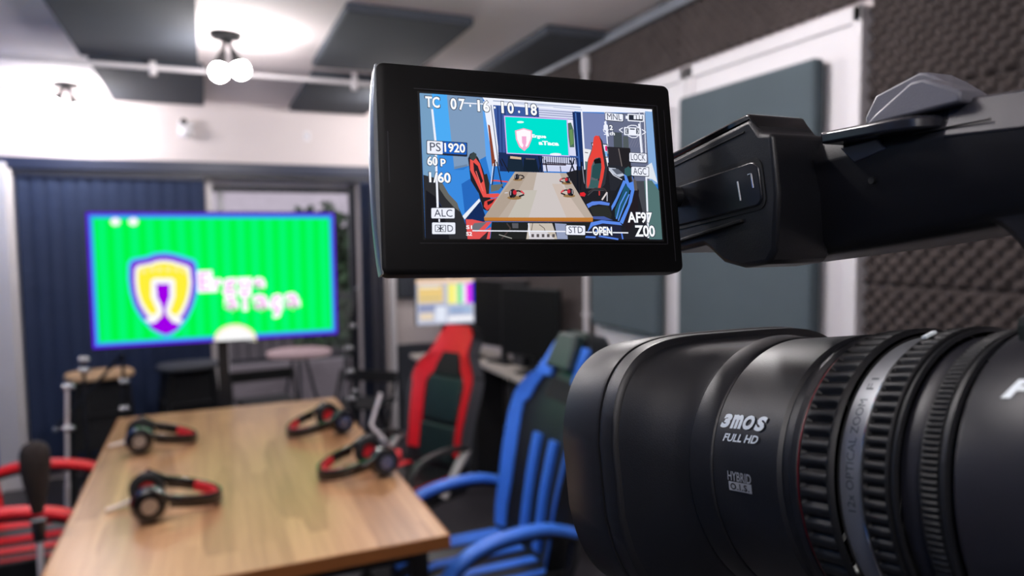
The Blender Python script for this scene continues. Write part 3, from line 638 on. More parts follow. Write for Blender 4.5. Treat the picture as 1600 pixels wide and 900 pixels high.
# flat shapes on the television screen: colour, outline in metres from the screen centre
TV_SHAPES = [
('3ad0ff',[(-0.4292,0.0843),(-0.4125,0.1075),(-0.338,0.1214),(-0.3054,0.1352),(-0.2622,0.1392),(-0.219,0.1336),(-0.1757,0.1183),(-0.121,0.0977),(-0.1084,0.0766),(-0.103,-0.0154),(-0.1148,-0.0887),(-0.1328,-0.1495),(-0.1608,-0.2095),(-0.2017,-0.2624),(-0.2416,-0.2967),(-0.2694,-0.3071),(-0.296,-0.2932),(-0.343,-0.2539),(-0.3833,-0.1974),(-0.4124,-0.136),(-0.4282,-0.0639),(-0.4336,0.0075)]),
('7a10d8',[(-0.4181,0.0732),(-0.4025,0.0948),(-0.3333,0.1076),(-0.3031,0.1203),(-0.263,0.124),(-0.2229,0.1188),(-0.1828,0.1045),(-0.1322,0.0854),(-0.1206,0.0658),(-0.1155,-0.0195),(-0.1264,-0.0874),(-0.1431,-0.1436),(-0.169,-0.1992),(-0.2069,-0.2483),(-0.2439,-0.2801),(-0.2697,-0.2898),(-0.2944,-0.2769),(-0.3379,-0.2406),(-0.3753,-0.1882),(-0.4024,-0.1313),(-0.4171,-0.0643),(-0.4221,0.002)]),
('ffffff',[(-0.3984,0.0539),(-0.385,0.0725),(-0.3251,0.0835),(-0.299,0.0943),(-0.2643,0.0974),(-0.2298,0.0928),(-0.1952,0.0804),(-0.1517,0.0638),(-0.1417,0.0469),(-0.1374,-0.0265),(-0.1468,-0.085),(-0.1612,-0.1334),(-0.1835,-0.1813),(-0.2161,-0.2236),(-0.2479,-0.2511),(-0.2701,-0.2595),(-0.2914,-0.2485),(-0.329,-0.2172),(-0.3614,-0.1721),(-0.3848,-0.123),(-0.3976,-0.0651),(-0.4019,-0.0078)]),
('fff03c',[(-0.3842,0.0443),(-0.3723,0.0609),(-0.319,0.0705),(-0.2958,0.0801),(-0.2651,0.0828),(-0.2345,0.0787),(-0.2039,0.0676),(-0.1654,0.0529),(-0.1566,0.0379),(-0.1528,-0.0271),(-0.1611,-0.0788),(-0.1738,-0.1217),(-0.1936,-0.1641),(-0.2224,-0.2016),(-0.2506,-0.226),(-0.2702,-0.2335),(-0.2891,-0.2238),(-0.3224,-0.1962),(-0.3512,-0.1562),(-0.372,-0.1127),(-0.3834,-0.0613),(-0.3873,-0.0104)]),
('a000e8',[(-0.3457,-0.2224),(-0.3146,-0.2242),(-0.2756,-0.1856),(-0.2396,-0.2285),(-0.1874,-0.227),(-0.2445,-0.2759),(-0.2696,-0.2821),(-0.2939,-0.2729)]),
('ffffff',[(-0.3271,-0.0079),(-0.312,0.0047),(-0.2304,0.002),(-0.217,-0.0116),(-0.2203,-0.0943),(-0.2394,-0.1488),(-0.2482,-0.1704),(-0.1871,-0.2181),(-0.2029,-0.2373),(-0.2277,-0.2292),(-0.2749,-0.1691),(-0.3165,-0.2241),(-0.341,-0.226),(-0.3646,-0.2082),(-0.3044,-0.1676),(-0.3148,-0.1341),(-0.3305,-0.0896)]),
('a000e8',[(-0.3044,-0.0251),(-0.2435,-0.0272),(-0.2451,-0.0933),(-0.2573,-0.1258),(-0.2666,-0.1585),(-0.262,-0.1918),(-0.2089,-0.2614),(-0.2497,-0.2812),(-0.2697,-0.2855),(-0.2942,-0.2784),(-0.3419,-0.2479),(-0.2837,-0.1907),(-0.2784,-0.1579),(-0.2879,-0.1244),(-0.3015,-0.0964)]),
('fff2a0',[(-0.3474,0.0416),(-0.3511,0.0325),(-0.3595,0.029),(-0.3675,0.033),(-0.3705,0.0423),(-0.3667,0.0514),(-0.3584,0.055),(-0.3504,0.051)]),
('fff2a0',[(-0.3082,0.0493),(-0.312,0.0401),(-0.3204,0.0365),(-0.3285,0.0406),(-0.3315,0.0499),(-0.3277,0.059),(-0.3194,0.0626),(-0.3113,0.0586)]),
('fff2a0',[(-0.274,0.0483),(-0.2778,0.0392),(-0.2863,0.0356),(-0.2944,0.0396),(-0.2975,0.0489),(-0.2937,0.0581),(-0.2852,0.0617),(-0.2771,0.0577)]),
('fff2a0',[(-0.2345,0.0473),(-0.2384,0.038),(-0.2469,0.0344),(-0.2551,0.0385),(-0.2582,0.0479),(-0.2544,0.0571),(-0.2459,0.0607),(-0.2377,0.0567)]),
('fff2a0',[(-0.1947,0.0462),(-0.1986,0.0369),(-0.2072,0.0333),(-0.2155,0.0374),(-0.2187,0.0468),(-0.2148,0.056),(-0.2062,0.0597),(-0.1979,0.0556)]),
('fff2a0',[(-0.16,0.0364),(-0.1639,0.0271),(-0.1726,0.0234),(-0.1809,0.0276),(-0.1841,0.037),(-0.1802,0.0463),(-0.1716,0.05),(-0.1632,0.0459)]),
('ffffff',[(-0.4511,0.2923),(-0.4546,0.2817),(-0.4632,0.2739),(-0.4745,0.2711),(-0.4856,0.274),(-0.4935,0.2817),(-0.496,0.2923),(-0.4926,0.3029),(-0.4841,0.3106),(-0.4727,0.3135),(-0.4616,0.3107),(-0.4537,0.303)]),  # white discs from here, pale dome in the last two shapes
('ffffff',[(-0.3715,0.2923),(-0.375,0.2815),(-0.3837,0.2737),(-0.3953,0.2709),(-0.4065,0.2738),(-0.4145,0.2816),(-0.4172,0.2922),(-0.4137,0.3029),(-0.405,0.3107),(-0.3935,0.3136),(-0.3822,0.3108),(-0.3741,0.303)]),
('fff6c8',[(-0.0451,-0.3361),(-0.0421,-0.3174),(-0.0346,-0.2998),(-0.0229,-0.2841),(-0.0075,-0.2708),(0.011,-0.2608),(0.0318,-0.2542),(0.0539,-0.2515),(0.0766,-0.2528),(0.0987,-0.2581),(0.1193,-0.2671),(0.1374,-0.2796),(0.1523,-0.2949),(0.1633,-0.3124),(0.1698,-0.3312),(0.1716,-0.3507)]),
('ffffff',[(-0.0306,-0.3371),(-0.028,-0.3216),(-0.0215,-0.3071),(-0.0114,-0.2941),(0.0019,-0.2833),(0.0179,-0.275),(0.0358,-0.2697),(0.0549,-0.2675),(0.0745,-0.2687),(0.0935,-0.2731),(0.1113,-0.2807),(0.1269,-0.291),(0.1398,-0.3036),(0.1492,-0.3181),(0.1549,-0.3336),(0.1564,-0.3497)]),
]
TV_TEXT = [
('E', -0.0747, -0.0198, 0.052, 0.0914),
('r', -0.0154, -0.0398, 0.0294, 0.0507),
('g', 0.0442, -0.0556, 0.053, 0.0792),
('u', 0.1196, -0.0412, 0.0475, 0.0497),
('e', 0.1913, -0.0414, 0.0472, 0.0501),
('a', 0.0495, -0.1423, 0.0515, 0.0662),
('T', 0.1177, -0.1271, 0.0439, 0.0938),
('a', 0.1971, -0.1445, 0.0651, 0.0724),
('ç', 0.2767, -0.1645, 0.043, 0.1095),
('a', 0.3596, -0.1425, 0.0642, 0.0735),
]
# ---------------------------------------------------------------- room materials
M_ceil = mat('white_ceiling_paint', (222, 212, 212), 0.85, var=0.03, scale=2)
M_wall = mat('white_wall_paint', (216, 205, 203), 0.8, var=0.03, scale=2)
M_blue = mat('blue_wall_paint', (34, 98, 168), 0.6, var=0.05, scale=2)
M_white = mat('white_lacquer', (226, 222, 224), 0.35, var=0.03, scale=3)
M_floor = mat('dark_floor', (52, 50, 54), 0.35, var=0.2, scale=3)
M_foam = mat('charcoal_egg_crate_foam', (70, 62, 60), 0.95, var=0.15, scale=14, bump=0.5, bscale=350)
M_panel = mat('grey_acoustic_cloth', (72, 84, 90), 0.9, var=0.06, scale=4, bump=0.3, bscale=600)
M_cpanel = mat('slate_acoustic_cloth', (58, 62, 70), 0.92, var=0.08, scale=3, bump=0.3, bscale=400)
M_navy = mat('navy_blind_cloth', (30, 46, 78), 0.75, var=0.12, scale=5, stretch=(1, 1, 0.2))
M_rail = mat('dark_navy_metal', (30, 38, 62), 0.4, var=0.05)
M_metal = mat('brushed_steel', (170, 172, 176), 0.3, 1.0, var=0.05, scale=30)
M_black = mat('black_plastic', (22, 22, 25), 0.45, var=0.1, scale=20)
M_blackm = mat('matt_black', (14, 14, 16), 0.8, var=0.1, scale=10)
M_pvc = mat('white_plastic_pipe', (205, 200, 202), 0.4, var=0.03)
M_dark = mat('dark_grey_metal', (70, 70, 74), 0.45, 0.6, var=0.08)  # dark grey metal for tracks, brackets and small fittings

XL, XR, YB, YN, ZC = -1.27, 1.87, 5.6, -1.7, 2.6
ROOM = 'structure'
tag(link('floor', sp((XL, YN, -0.1), (XR, YB, 0.0)), M_floor, smooth=False), 'dark grey floor of the studio', kind=ROOM)
tag(link('ceiling', sp((XL, YN, ZC), (XR, YB, ZC + 0.1)), M_ceil, smooth=False), 'white plaster ceiling', kind=ROOM)
wl = tag(link('wall_left', sp((XL - 0.1, YN, 0), (XL, YB, ZC)), M_blue, smooth=False), 'blue painted left wall', kind=ROOM)
wn = tag(link('wall_near', sp((XL, YN - 0.1, 0), (XR, YN, ZC)), M_foam, smooth=False), kind=ROOM)  # unseen wall; charcoal foam added to cut bounce onto the camcorder
wr = tag(link('wall_right', sp((XR, YN, 0), (XR + 0.1, YB, ZC)), M_wall, smooth=False), 'right wall lined with charcoal egg-crate foam sheets', kind=ROOM)
bm = bmesh.new()
span(bm, (XL, YB, 2.14), (XR, YB + 0.12, ZC))
span(bm, (XL, YB, 0), (0.03, YB + 0.12, 2.14))
span(bm, (1.10, YB, 0), (XR, YB + 0.12, 2.14))
wb = tag(link('wall_back', bm, M_wall, smooth=False), 'white back wall and header above the window and blinds', kind=ROOM)
tag(link('baseboard_left', sp((XL, YN, 0), (XL + 0.018, YB, 0.1)), M_white, smooth=False, bevel=0.004), kind=ROOM)

# white boxed column in the far left corner
bm = bmesh.new()
span(bm, (XL, YB - 0.16, 0), (XL + 0.125, YB, 2.12))
c = tag(link('trim_1', bm, M_white, smooth=False, bevel=0.006), 'white boxed column in the far left corner beside the navy blind', kind=ROOM)
link('reveal', sp((XL + 0.125, YB - 0.10, 0), (XL + 0.145, YB, 2.12)), M_white, c, smooth=False, bevel=0.004)
bm = bmesh.new()
span(bm, (XL, YB - 0.11, 2.085), (XR, YB, 2.165))
hr = tag(link('trim_2', bm, M_rail, smooth=False, bevel=0.006), 'dark navy rail under the white header', kind=ROOM)
link('lower_track', sp((XL + 0.15, YB - 0.09, 2.055), (1.30, YB - 0.04, 2.086)), M_dark, hr, smooth=False, bevel=0.003)
c = tag(link('trim_3', sp((1.335, YB - 0.09, 0), (1.375, YB, 2.09)), M_white, smooth=False, bevel=0.005), 'thin white upright at the right end of the blinds', kind=ROOM)

# window: sliding glass door onto the balcony
wf = bmesh.new()
for x0, x1 in ((0.03, 0.065),):
    span(wf, (x0, YB + 0.03, 0.02), (x1, YB + 0.09, 2.08))
span(wf, (0.03, YB + 0.02, 2.04), (1.10, YB + 0.1, 2.14))
M_frame = mat('dark_aluminium_frame', (40, 42, 50), 0.4, 0.3)
win = tag(link('window_1', wf, M_white, smooth=False, bevel=0.003), 'sliding glass door onto the balcony behind the television', kind=ROOM)
link('sill', sp((0.03, YB + 0.02, 0.0), (1.10, YB + 0.1, 0.07)), M_frame, win, smooth=False)
link('stile', sp((1.05, YB + 0.03, 0.07), (1.10, YB + 0.09, 2.04)), M_frame, win, smooth=False)
M_glass = bpy.data.materials.new('clear_glass'); M_glass.use_nodes = True
_n = M_glass.node_tree
_n.nodes.remove(_n.nodes['Principled BSDF'])
_t = _n.nodes.new('ShaderNodeBsdfTransparent'); _g = _n.nodes.new('ShaderNodeBsdfGlossy'); _m = _n.nodes.new('ShaderNodeMixShader')
_t.inputs[0].default_value = (0.96, 0.97, 0.98, 1); _g.inputs['Roughness'].default_value = 0.02; _m.inputs[0].default_value = 0.06
_n.links.new(_t.outputs[0], _m.inputs[1]); _n.links.new(_g.outputs[0], _m.inputs[2]); _n.links.new(_m.outputs[0], _n.nodes['Material Output'].inputs[0])
for x0, x1 in ((0.065, 1.05),):
    link('pane', sp((x0, YB + 0.055, 0.05), (x1, YB + 0.061, 2.04)), M_glass, win, smooth=False)

t = empty('shutter_box', 'white roller shutter box above the glass door, with a thin grey lower edge', 'shutter box', (0.56, 5.80, 2.045))
link('box', boxes(((0, 0, 0.02), (1.3, 0.14, 0.10))), M_white, t, smooth=False, bevel=0.006)
link('lower_edge', boxes(((0, 0, -0.05), (1.3, 0.10, 0.035))), M_dark, t, smooth=False, bevel=0.004)
link('side_post', boxes(((-0.44, 0, -1.02), (0.05, 0.06, 1.93))), M_white, t, smooth=False, bevel=0.004)
# ceiling pads
def pad(x0, x1, y0, y1, label, t=0.045, m=M_cpanel):
    tag(link('acoustic_ceiling_pad', sp((x0, y0, ZC - t), (x1, y1, ZC - 0.0005)), m, smooth=False, bevel=0.012),
        label, 'acoustic panel', 'slate cloth pads on the ceiling')
pad(-0.55, 0.005, 3.0, 4.27, 'large slate ceiling pad left of the twin-bulb lamp, nearer of the two')
pad(-0.53, 0.035, 4.39, 5.52, 'slate ceiling pad left of the twin-bulb lamp, next to the white header')
pad(0.58, 1.15, 3.06, 4.10, 'large slate ceiling pad right of the twin-bulb lamp, above the viewfinder screen')
pad(0.61, 1.17, 4.34, 5.52, 'slate ceiling pad right of the twin-bulb lamp, next to the white header')
pad(1.50, 1.845, 3.04, 5.52, 'narrow dark ceiling pad along the foam-lined right wall')

# conduits on the ceiling
t = empty('ceiling_conduit', 'thin white pipe crossing the ceiling between the slate pads', 'pipe', (0, 4.34, ZC))
link('pipe', rods(((XL, 0, -0.06), (1.3, 0, -0.06), 0.013)), M_pvc, t)
for x in (-0.22, 0.86):
    link('clip', boxes(((x, 0, -0.035), (0.03, 0.035, 0.072))), M_pvc, t, smooth=False, bevel=0.003)
    link('junction', rods(((x, 0, -0.06), (x, 0, -0.10), 0.02)), M_pvc, t)
t = empty('wall_rail', 'grey steel rail along the top of the foam-lined right wall', 'rail', (1.825, 3.0, 2.56))
link('rail_bar', boxes(((0, 0, 0), (0.03, 5.0, 0.045))), mat('pale_grey_metal', (124, 128, 136), 0.45, 0.3), t, smooth=False, bevel=0.005)
for y in (-1.6, -0.4, 0.8, 2.0):
    link('bracket', boxes(((0.015, y, 0.01), (0.035, 0.05, 0.06))), M_dark, t, smooth=False, bevel=0.003)
for (y, m_, r_, lab) in ((3.24, M_pvc, 0.016, 'white vertical conduit on the foam wall, from the ceiling rail down'),):
    t = empty('wall_conduit', lab, 'pipe', (1.82, y, 0))
    link('pipe', rods(((0, 0, 0.0), (0, 0, 2.5), r_)), m_, t)
    link('cap', rods(((0, 0, 2.44), (0, 0, 2.52), 0.024)), m_, t)
    for z in (0.5, 1.2, 1.9):
        link('clip', boxes(((0.01, 0, z), (0.045, 0.05, 0.02))), m_, t, smooth=False)

# foam sheets
def foam(y0, y1, z0, z1, p=0.05, amp=0.016, q=7):
    ny = max(2, int((y1 - y0) / p * q)); nz = max(2, int((z1 - z0) / p * q))
    V = []
    for j in range(nz + 1):
        z = z0 + (z1 - z0) * j / nz
        for i in range(ny + 1):
            y = y0 + (y1 - y0) * i / ny
            e = min(1, min(y - y0, y1 - y, z - z0, z1 - z) / 0.012)
            h = 0.024 + amp * (math.sin(2 * PI * y / p) * math.sin(2 * PI * z / p)) 
            V.append((XR - max(0.002, h * (0.35 + 0.65 * e)) , y, z))
    Fc = []
    for j in range(nz):
        for i in range(ny):
            a = j * (ny + 1) + i
            Fc.append((a, a + ny + 1, a + ny + 2, a + 1))
    me = bpy.data.meshes.new('foam_sheet')
    me.from_pydata(V, [], Fc)
    me.materials.append(M_foam)
    for pl in me.polygons: pl.use_smooth = True
    o = bpy.data.objects.new('foam_sheet', me)
    COL.objects.link(o); o.parent = wr
ys = [0.35, 0.96, 1.57]
for a, b in zip(ys[:-1], ys[1:]):
    for z0, z1 in ((0.9, 1.45), (1.45, 2.0), (2.0, 2.58)):
        foam(a, b, z0, z1, q=8)
for a, b in ((1.57, 2.5), (2.5, 3.4), (3.4, 4.4), (4.4, 5.55)):
    foam(a, b, 2.31, 2.58, q=6)
for a, b in ((3.2, 4.0), (4.0, 4.8), (4.8, 5.55)):
    for z0, z1 in ((0.9, 1.6), (1.6, 2.31)):
        foam(a, b, z0, z1, q=4)

# white sliding doors with cloth pads
def door(n, y0, y1, pads, label):
    bm = bmesh.new()
    f = 0.035
    x0 = XR - 0.045
    span(bm, (x0, y0, 0.02), (XR - 0.002, y1, 2.285))
    d = tag(link('door_%d' % n, bm, M_white, smooth=False, bevel=0.006), label, kind=ROOM)
    fr = bmesh.new()
    span(fr, (x0 - 0.012, y0, 0.02), (x0 + 0.002, y0 + 0.035, 2.285))
    span(fr, (x0 - 0.012, y1 - 0.035, 0.02), (x0 + 0.002, y1, 2.285))
    span(fr, (x0 - 0.012, y0, 2.235), (x0 + 0.002, y1, 2.285))
    link('door_frame', fr, M_white, d, smooth=False, bevel=0.004)
    return d
door(1, 1.565, 2.40, 1, 'white door on the right wall, nearer the camcorder')
door(2, 2.41, 3.14, 1, 'white door on the right wall, farther from the camcorder')
tag(link('acoustic_wall_pad', sp((XR - 0.108, 1.69, 1.18), (XR - 0.058, 2.39, 2.155)), M_panel, smooth=False, bevel=0.018, seg=3),
    'grey cloth acoustic pad on the white door above the camcorder hinge', 'acoustic panel', 'grey cloth pads on the white doors')
tag(link('acoustic_wall_pad', sp((XR - 0.108, 2.53, 1.17), (XR - 0.058, 3.10, 2.155)), M_panel, smooth=False, bevel=0.018, seg=3),
    'grey cloth acoustic pad on the farther white door, partly behind the viewfinder screen', 'acoustic panel', 'grey cloth pads on the white doors')

# pads on the back wall right of the blinds
tag(link('acoustic_wall_pad', sp((1.40, YB - 0.05, 1.13), (1.80, YB - 0.001, 2.05)), M_cpanel, smooth=False, bevel=0.015),
    'dark cloth pad on the back wall behind the small colour monitor', 'acoustic panel')
tag(link('acoustic_wall_pad', sp((1.39, YB - 0.05, 0.05), (1.84, YB - 0.001, 0.76)), M_cpanel, smooth=False, bevel=0.015),
    'low dark cloth pad on the back wall behind the red armchair', 'acoustic panel')

for y0, y1, lb in ((-0.9, 0.5, 'large grey cloth pad on the blue left wall, behind the camera'), (0.75, 2.15, 'large grey cloth pad on the blue left wall, outside the frame')):
    tag(link('acoustic_wall_pad', sp((XL + 0.001, y0, 0.55), (XL + 0.05, y1, 2.2)), M_cpanel, smooth=False, bevel=0.015), lb, 'acoustic panel', 'grey cloth pads on the blue wall')
# vertical blinds: one slat after another
def blind(x0, n, step, ang, label):
    b = empty('vertical_blind', label, 'blind', (x0, YB - 0.065, 0))
    link('headrail', boxes((((n - 1) * step / 2, 0, 2.047), (n * step, 0.04, 0.02))), M_rail, b, smooth=False)
    first = None
    for k in range(n):
        if first is None:
            bm = bmesh.new()
            r = []
            for z in (0.06, 0.7, 1.4, 2.04):
                r.append([(-0.046, 0.002, z), (0, -0.005, z), (0.046, 0.002, z), (0.046, 0.004, z), (0, -0.003, z), (-0.046, 0.004, z)])
            loft(bm, r)
            s = link('slat', bm, M_navy, b)
            first = s
        else:
            s = first.copy(); COL.objects.link(s); s.parent = b
        s.location = (k * step, 0, 0)
        s.rotation_euler = (0, 0, ang + random.uniform(-0.05, 0.05))
blind(-1.065, 13, 0.0865, 0.18, 'closed navy vertical blind behind the television, left half of the back wall')
blind(1.125, 8, 0.024, 1.15, 'navy vertical blind slats bunched together at the right side of the window')

# dome camera
t = empty('dome_camera', 'small white security camera on the white header', 'security camera', (-0.09, YB, 2.40))
bm = bmesh.new(); ball(bm, (0, -0.045, -0.02), 0.042, (1, 0.9, 1.15)); link('housing', bm, M_white, t)
link('mount', boxes(((0, -0.008, 0.0), (0.10, 0.016, 0.11))), M_white, t, smooth=False, bevel=0.004)
bm = bmesh.new(); ball(bm, (-0.012, -0.055, 0.045), 0.022); link('camera_eye', bm, M_black, t)
t = empty('wall_socket', 'small pale socket on the white header, right of the security camera', 'socket', (0.74, YB, 2.39))
link('cover', boxes(((0, -0.006, 0), (0.05, 0.012, 0.07))), M_white, t, smooth=False, bevel=0.003)
link('opening', boxes(((0, -0.013, 0), (0.018, 0.003, 0.018))), mat('grey_plastic', (150, 150, 165), 0.5), t, smooth=False)

# ceiling lamps with twin bulbs
M_bulb = glow('lamp_bulb', (255, 250, 250), LAMP_GLOW)
M_housing = mat('black_lamp_metal', (16, 16, 18), 0.4, 0.3)
def lamp(x, y, heads, label):
    t = empty('ceiling_lamp', label, 'ceiling lamp', (x, y, ZC), group='twin-bulb spot lamps on the ceiling')
    link('mounting_plate', rods(((0, 0, -0.025), (0, 0, 0), 0.07, 0.075, 24)), M_housing, t)
    for (dx, dy, dz) in heads:
        d = Vector((dx, dy, dz)).normalized()
        p0 = Vector((dx * 0.15, dy * 0.15, -0.025)); p1 = Vector((dx, dy, dz)) * 0.62
        bm = bmesh.new(); rod(bm, p0, p1, 0.012); ball(bm, p1, 0.018)
        h = link('arm', bm, M_housing, t)
        e = Vector((dx, dy, dz))
        bm = bmesh.new(); rod(bm, p1, e - d * 0.01, 0.018, 0.030, 16); link('shade', bm, M_housing, t)
        bm = bmesh.new(); ball(bm, e + d * 0.022, 0.042, n=14); link('bulb', bm, M_bulb, t)
lamp(0.13, 3.74, ((-0.03, -0.02, -0.17), (0.055, 0.01, -0.145)), 'black ceiling lamp with two lit bulbs between the slate pads, above the television')
lamp(-0.76, 5.25, ((-0.055, -0.01, -0.12), (0.06, -0.03, -0.15)), 'ceiling lamp with glaring bulbs near the far left corner')
lamp(0.85, 1.80, ((-0.05, 0.0, -0.12), (0.06, 0.03, -0.12)), 'ceiling lamp above the right side of the table, near the white door')
lamp(1.30, 4.75, ((-0.055, 0.0, -0.12), (0.06, 0.03, -0.12)), 'added ceiling lamp brightening the far right corner, out of sight behind the viewfinder screen')  # invented lamp, lifts the dim back right corner
lamp(-0.75, 2.10, ((-0.055, 0.0, -0.12), (0.06, 0.03, -0.12)), 'ceiling lamp above the left side of the table, outside the frame')
lamp(-0.25, 0.95, ((-0.055, 0.0, -0.12), (0.06, 0.03, -0.12)), 'ceiling lamp above the camcorder, outside the frame')
lamp(-0.55, -0.95, ((-0.055, 0.0, -0.12), (0.06, 0.03, -0.12)), 'ceiling lamp behind the camera, outside the frame')

# ---------------------------------------------------------------- outside the window
M_out = mat('pale_render', (205, 196, 205), 0.9, var=0.05)
M_con = mat('balcony_concrete', (112, 106, 110), 0.9, var=0.08)
tag(link('balcony_floor', sp((-2.5, YB + 0.12, -0.14), (4, 7.3, -0.04)), M_con, smooth=False), 'grey balcony floor outside the window', kind=ROOM)
tag(link('balcony_kerb', sp((-2.5, 7.0, -0.04), (4, 7.12, 0.44)), mat('grey_kerb_render', (140, 133, 138), 0.9, var=0.05), smooth=False), 'low pale kerb under the balcony railing', kind=ROOM)
rl = empty('balcony_railing', 'dark metal balcony railing with thin upright bars outside the window', 'railing', (0.6, 7.06, 0.44))
link('top_rail', boxes(((0, 0, 0.62), (4.2, 0.05, 0.04))), M_frame, rl, smooth=False)
link('bottom_rail', boxes(((0, 0, 0.05), (4.2, 0.03, 0.03))), M_frame, rl, smooth=False)
fb = None
for k in range(40):
    if fb is None:
        fb = link('baluster', boxes(((0, 0, 0.33), (0.014, 0.014, 0.56))), M_frame, rl, smooth=False); s = fb
    else:
        s = fb.copy(); COL.objects.link(s); s.parent = rl
    s.location = (-2.0 + k * 0.1026, 0, 0)
bl_ = empty('apartment_building', 'pale building with a dark roof edge across the street, behind the balcony', 'building', (1.2, 13.0, -4))
link('wall', boxes(((0, 0, 4.0), (9, 1.0, 9.6))), M_out, bl_, smooth=False)
link('lower_storey', boxes(((0, -0.56, 2.2), (9, 0.1, 5.2))), mat('dark_lower_wall', (62, 56, 60), 0.7, var=0.3, scale=1.5), bl_, smooth=False)  # dark slab across the lower part of the building
link('roof_edge', boxes(((0, -0.6, 7.05), (9.4, 0.5, 0.16))), M_frame, bl_, smooth=False)
for x in (-2.0, 0.4, 2.8):
    w_ = link('window', boxes(((x, -0.51, 5.0), (1.1, 0.06, 1.2))), M_dark, bl_, smooth=False)
    link('pane', boxes(((x, -0.55, 5.0), (0.95, 0.02, 1.05))), mat('dark_window_glass', (50, 56, 66), 0.1), w_, smooth=False)
tr = empty('leafy_tree', 'leafy green tree outside, seen right of the television', 'tree', (1.85, 10.0, -4))
link('trunk', rods(((0, 0, 0), (0.05, 0, 4.9), 0.12, 0.07)), mat('bark', (70, 56, 44), 0.9), tr)
rr = random.Random(3)
V, Fc = [], []
for k in range(3600):
    a, b_, r = rr.uniform(0, 2 * PI), rr.uniform(-1, 1), rr.random() ** 0.4
    c = Vector((math.cos(a) * 0.75, math.sin(a) * 0.7, b_ * 1.1)) * r + Vector((0, 0, 5.0))
    u = Vector((rr.uniform(-1, 1), rr.uniform(-1, 1), rr.uniform(-1, 1))).normalized() * 0.11
    w2 = u.cross(Vector((rr.uniform(-1, 1), rr.uniform(-1, 1), rr.uniform(-1, 1)))).normalized() * 0.05
    n = len(V); V += [c - u, c + w2, c + u, c - w2]; Fc.append((n, n + 1, n + 2, n + 3))
me = bpy.data.meshes.new('foliage'); me.from_pydata(V, [], Fc); me.materials.append(mat('leaf_green', (48, 70, 46), 0.7, var=0.5, scale=3))
o = bpy.data.objects.new('foliage', me); COL.objects.link(o); o.parent = tr; o['kind'] = 'stuff'
tb = empty('balcony_table', 'small round pinkish table out on the balcony', 'table', (0.72, 6.35, -0.04))
link('tabletop', rods(((0, 0, 0.66), (0, 0, 0.69), 0.27, 0.27, 28)), mat('pink_laminate', (190, 160, 160), 0.5), tb)
for a in (0.4, 2.5, 4.6):
    link('leg', rods(((0.05 * math.cos(a), 0.05 * math.sin(a), 0.66), (0.22 * math.cos(a), 0.22 * math.sin(a), 0), 0.014)), M_frame, tb)
# ---------------------------------------------------------------- meeting table
def wood(name, c1, c2, rough):
    m = bpy.data.materials.new(name); m.use_nodes = True
    nt = m.node_tree; b = nt.nodes['Principled BSDF']; b.inputs['Roughness'].default_value = rough
    tc = nt.nodes.new('ShaderNodeTexCoord')
    mp = nt.nodes.new('ShaderNodeMapping'); mp.inputs['Scale'].default_value = (11, 1.4, 1)
    nt.links.new(tc.outputs['Object'], mp.inputs[0])
    vo = nt.nodes.new('ShaderNodeTexVoronoi'); vo.inputs['Scale'].default_value = 1.0; vo.distance = 'CHEBYCHEV'
    nt.links.new(mp.outputs[0], vo.inputs['Vector'])
    m2 = nt.nodes.new('ShaderNodeMapping'); m2.inputs['Scale'].default_value = (60, 3, 10)
    nt.links.new(tc.outputs['Object'], m2.inputs[0])
    nz = nt.nodes.new('ShaderNodeTexNoise'); nz.inputs['Scale'].default_value = 1.0; nz.inputs['Detail'].default_value = 5
    nt.links.new(m2.outputs[0], nz.inputs['Vector'])
    mx = nt.nodes.new('ShaderNodeMix'); mx.inputs[0].default_value = 0.55
    nt.links.new(vo.outputs['Color'], mx.inputs[2] if False else mx.inputs[2])
    sp_ = nt.nodes.new('ShaderNodeSeparateColor'); nt.links.new(vo.outputs['Color'], sp_.inputs[0])
    nt.links.new(sp_.outputs[0], mx.inputs[2]); nt.links.new(nz.outputs['Fac'], mx.inputs[3])
    rp = nt.nodes.new('ShaderNodeValToRGB')
    rp.color_ramp.elements[0].position = 0.2; rp.color_ramp.elements[1].position = 0.8
    rp.color_ramp.elements[0].color = lin(c1) + (1,); rp.color_ramp.elements[1].color = lin(c2) + (1,)
    nt.links.new(mx.outputs[0], rp.inputs[0]); nt.links.new(rp.outputs[0], b.inputs['Base Color'])
    return m
M_wood = wood('butcher_block_wood', (156, 112, 76), (206, 160, 116), 0.33)
M_woode = mat('wood_edge', (150, 92, 46), 0.45, var=0.15, scale=3, stretch=(1, 12, 12))
t = empty('meeting_table', 'long wooden meeting table with a warm brown edge, four headphones on it', 'table', (0.10, 2.87, 0))
link('tabletop', boxes(((0, 0, 0.7405), (1.02, 1.96, 0.037))), M_wood, t, smooth=False, bevel=0.003)
link('edge_band', boxes(((0, -0.982, 0.7395), (1.024, 0.004, 0.037)), ((0, 0.982, 0.7395), (1.024, 0.004, 0.037)), ((-0.512, 0, 0.7395), (0.004, 1.96, 0.037)), ((0.512, 0, 0.7395), (0.004, 1.96, 0.037))), M_woode, t, smooth=False)
for sx in (-1, 1):
    for sy in (-1, 1):
        link('leg', boxes(((sx * 0.44, sy * 0.9, 0.36), (0.05, 0.05, 0.722))), M_black, t, smooth=False, bevel=0.003)
for sy in (-1, 1):
    link('apron', boxes(((0, sy * 0.9, 0.695), (0.83, 0.03, 0.05))), M_black, t, smooth=False)

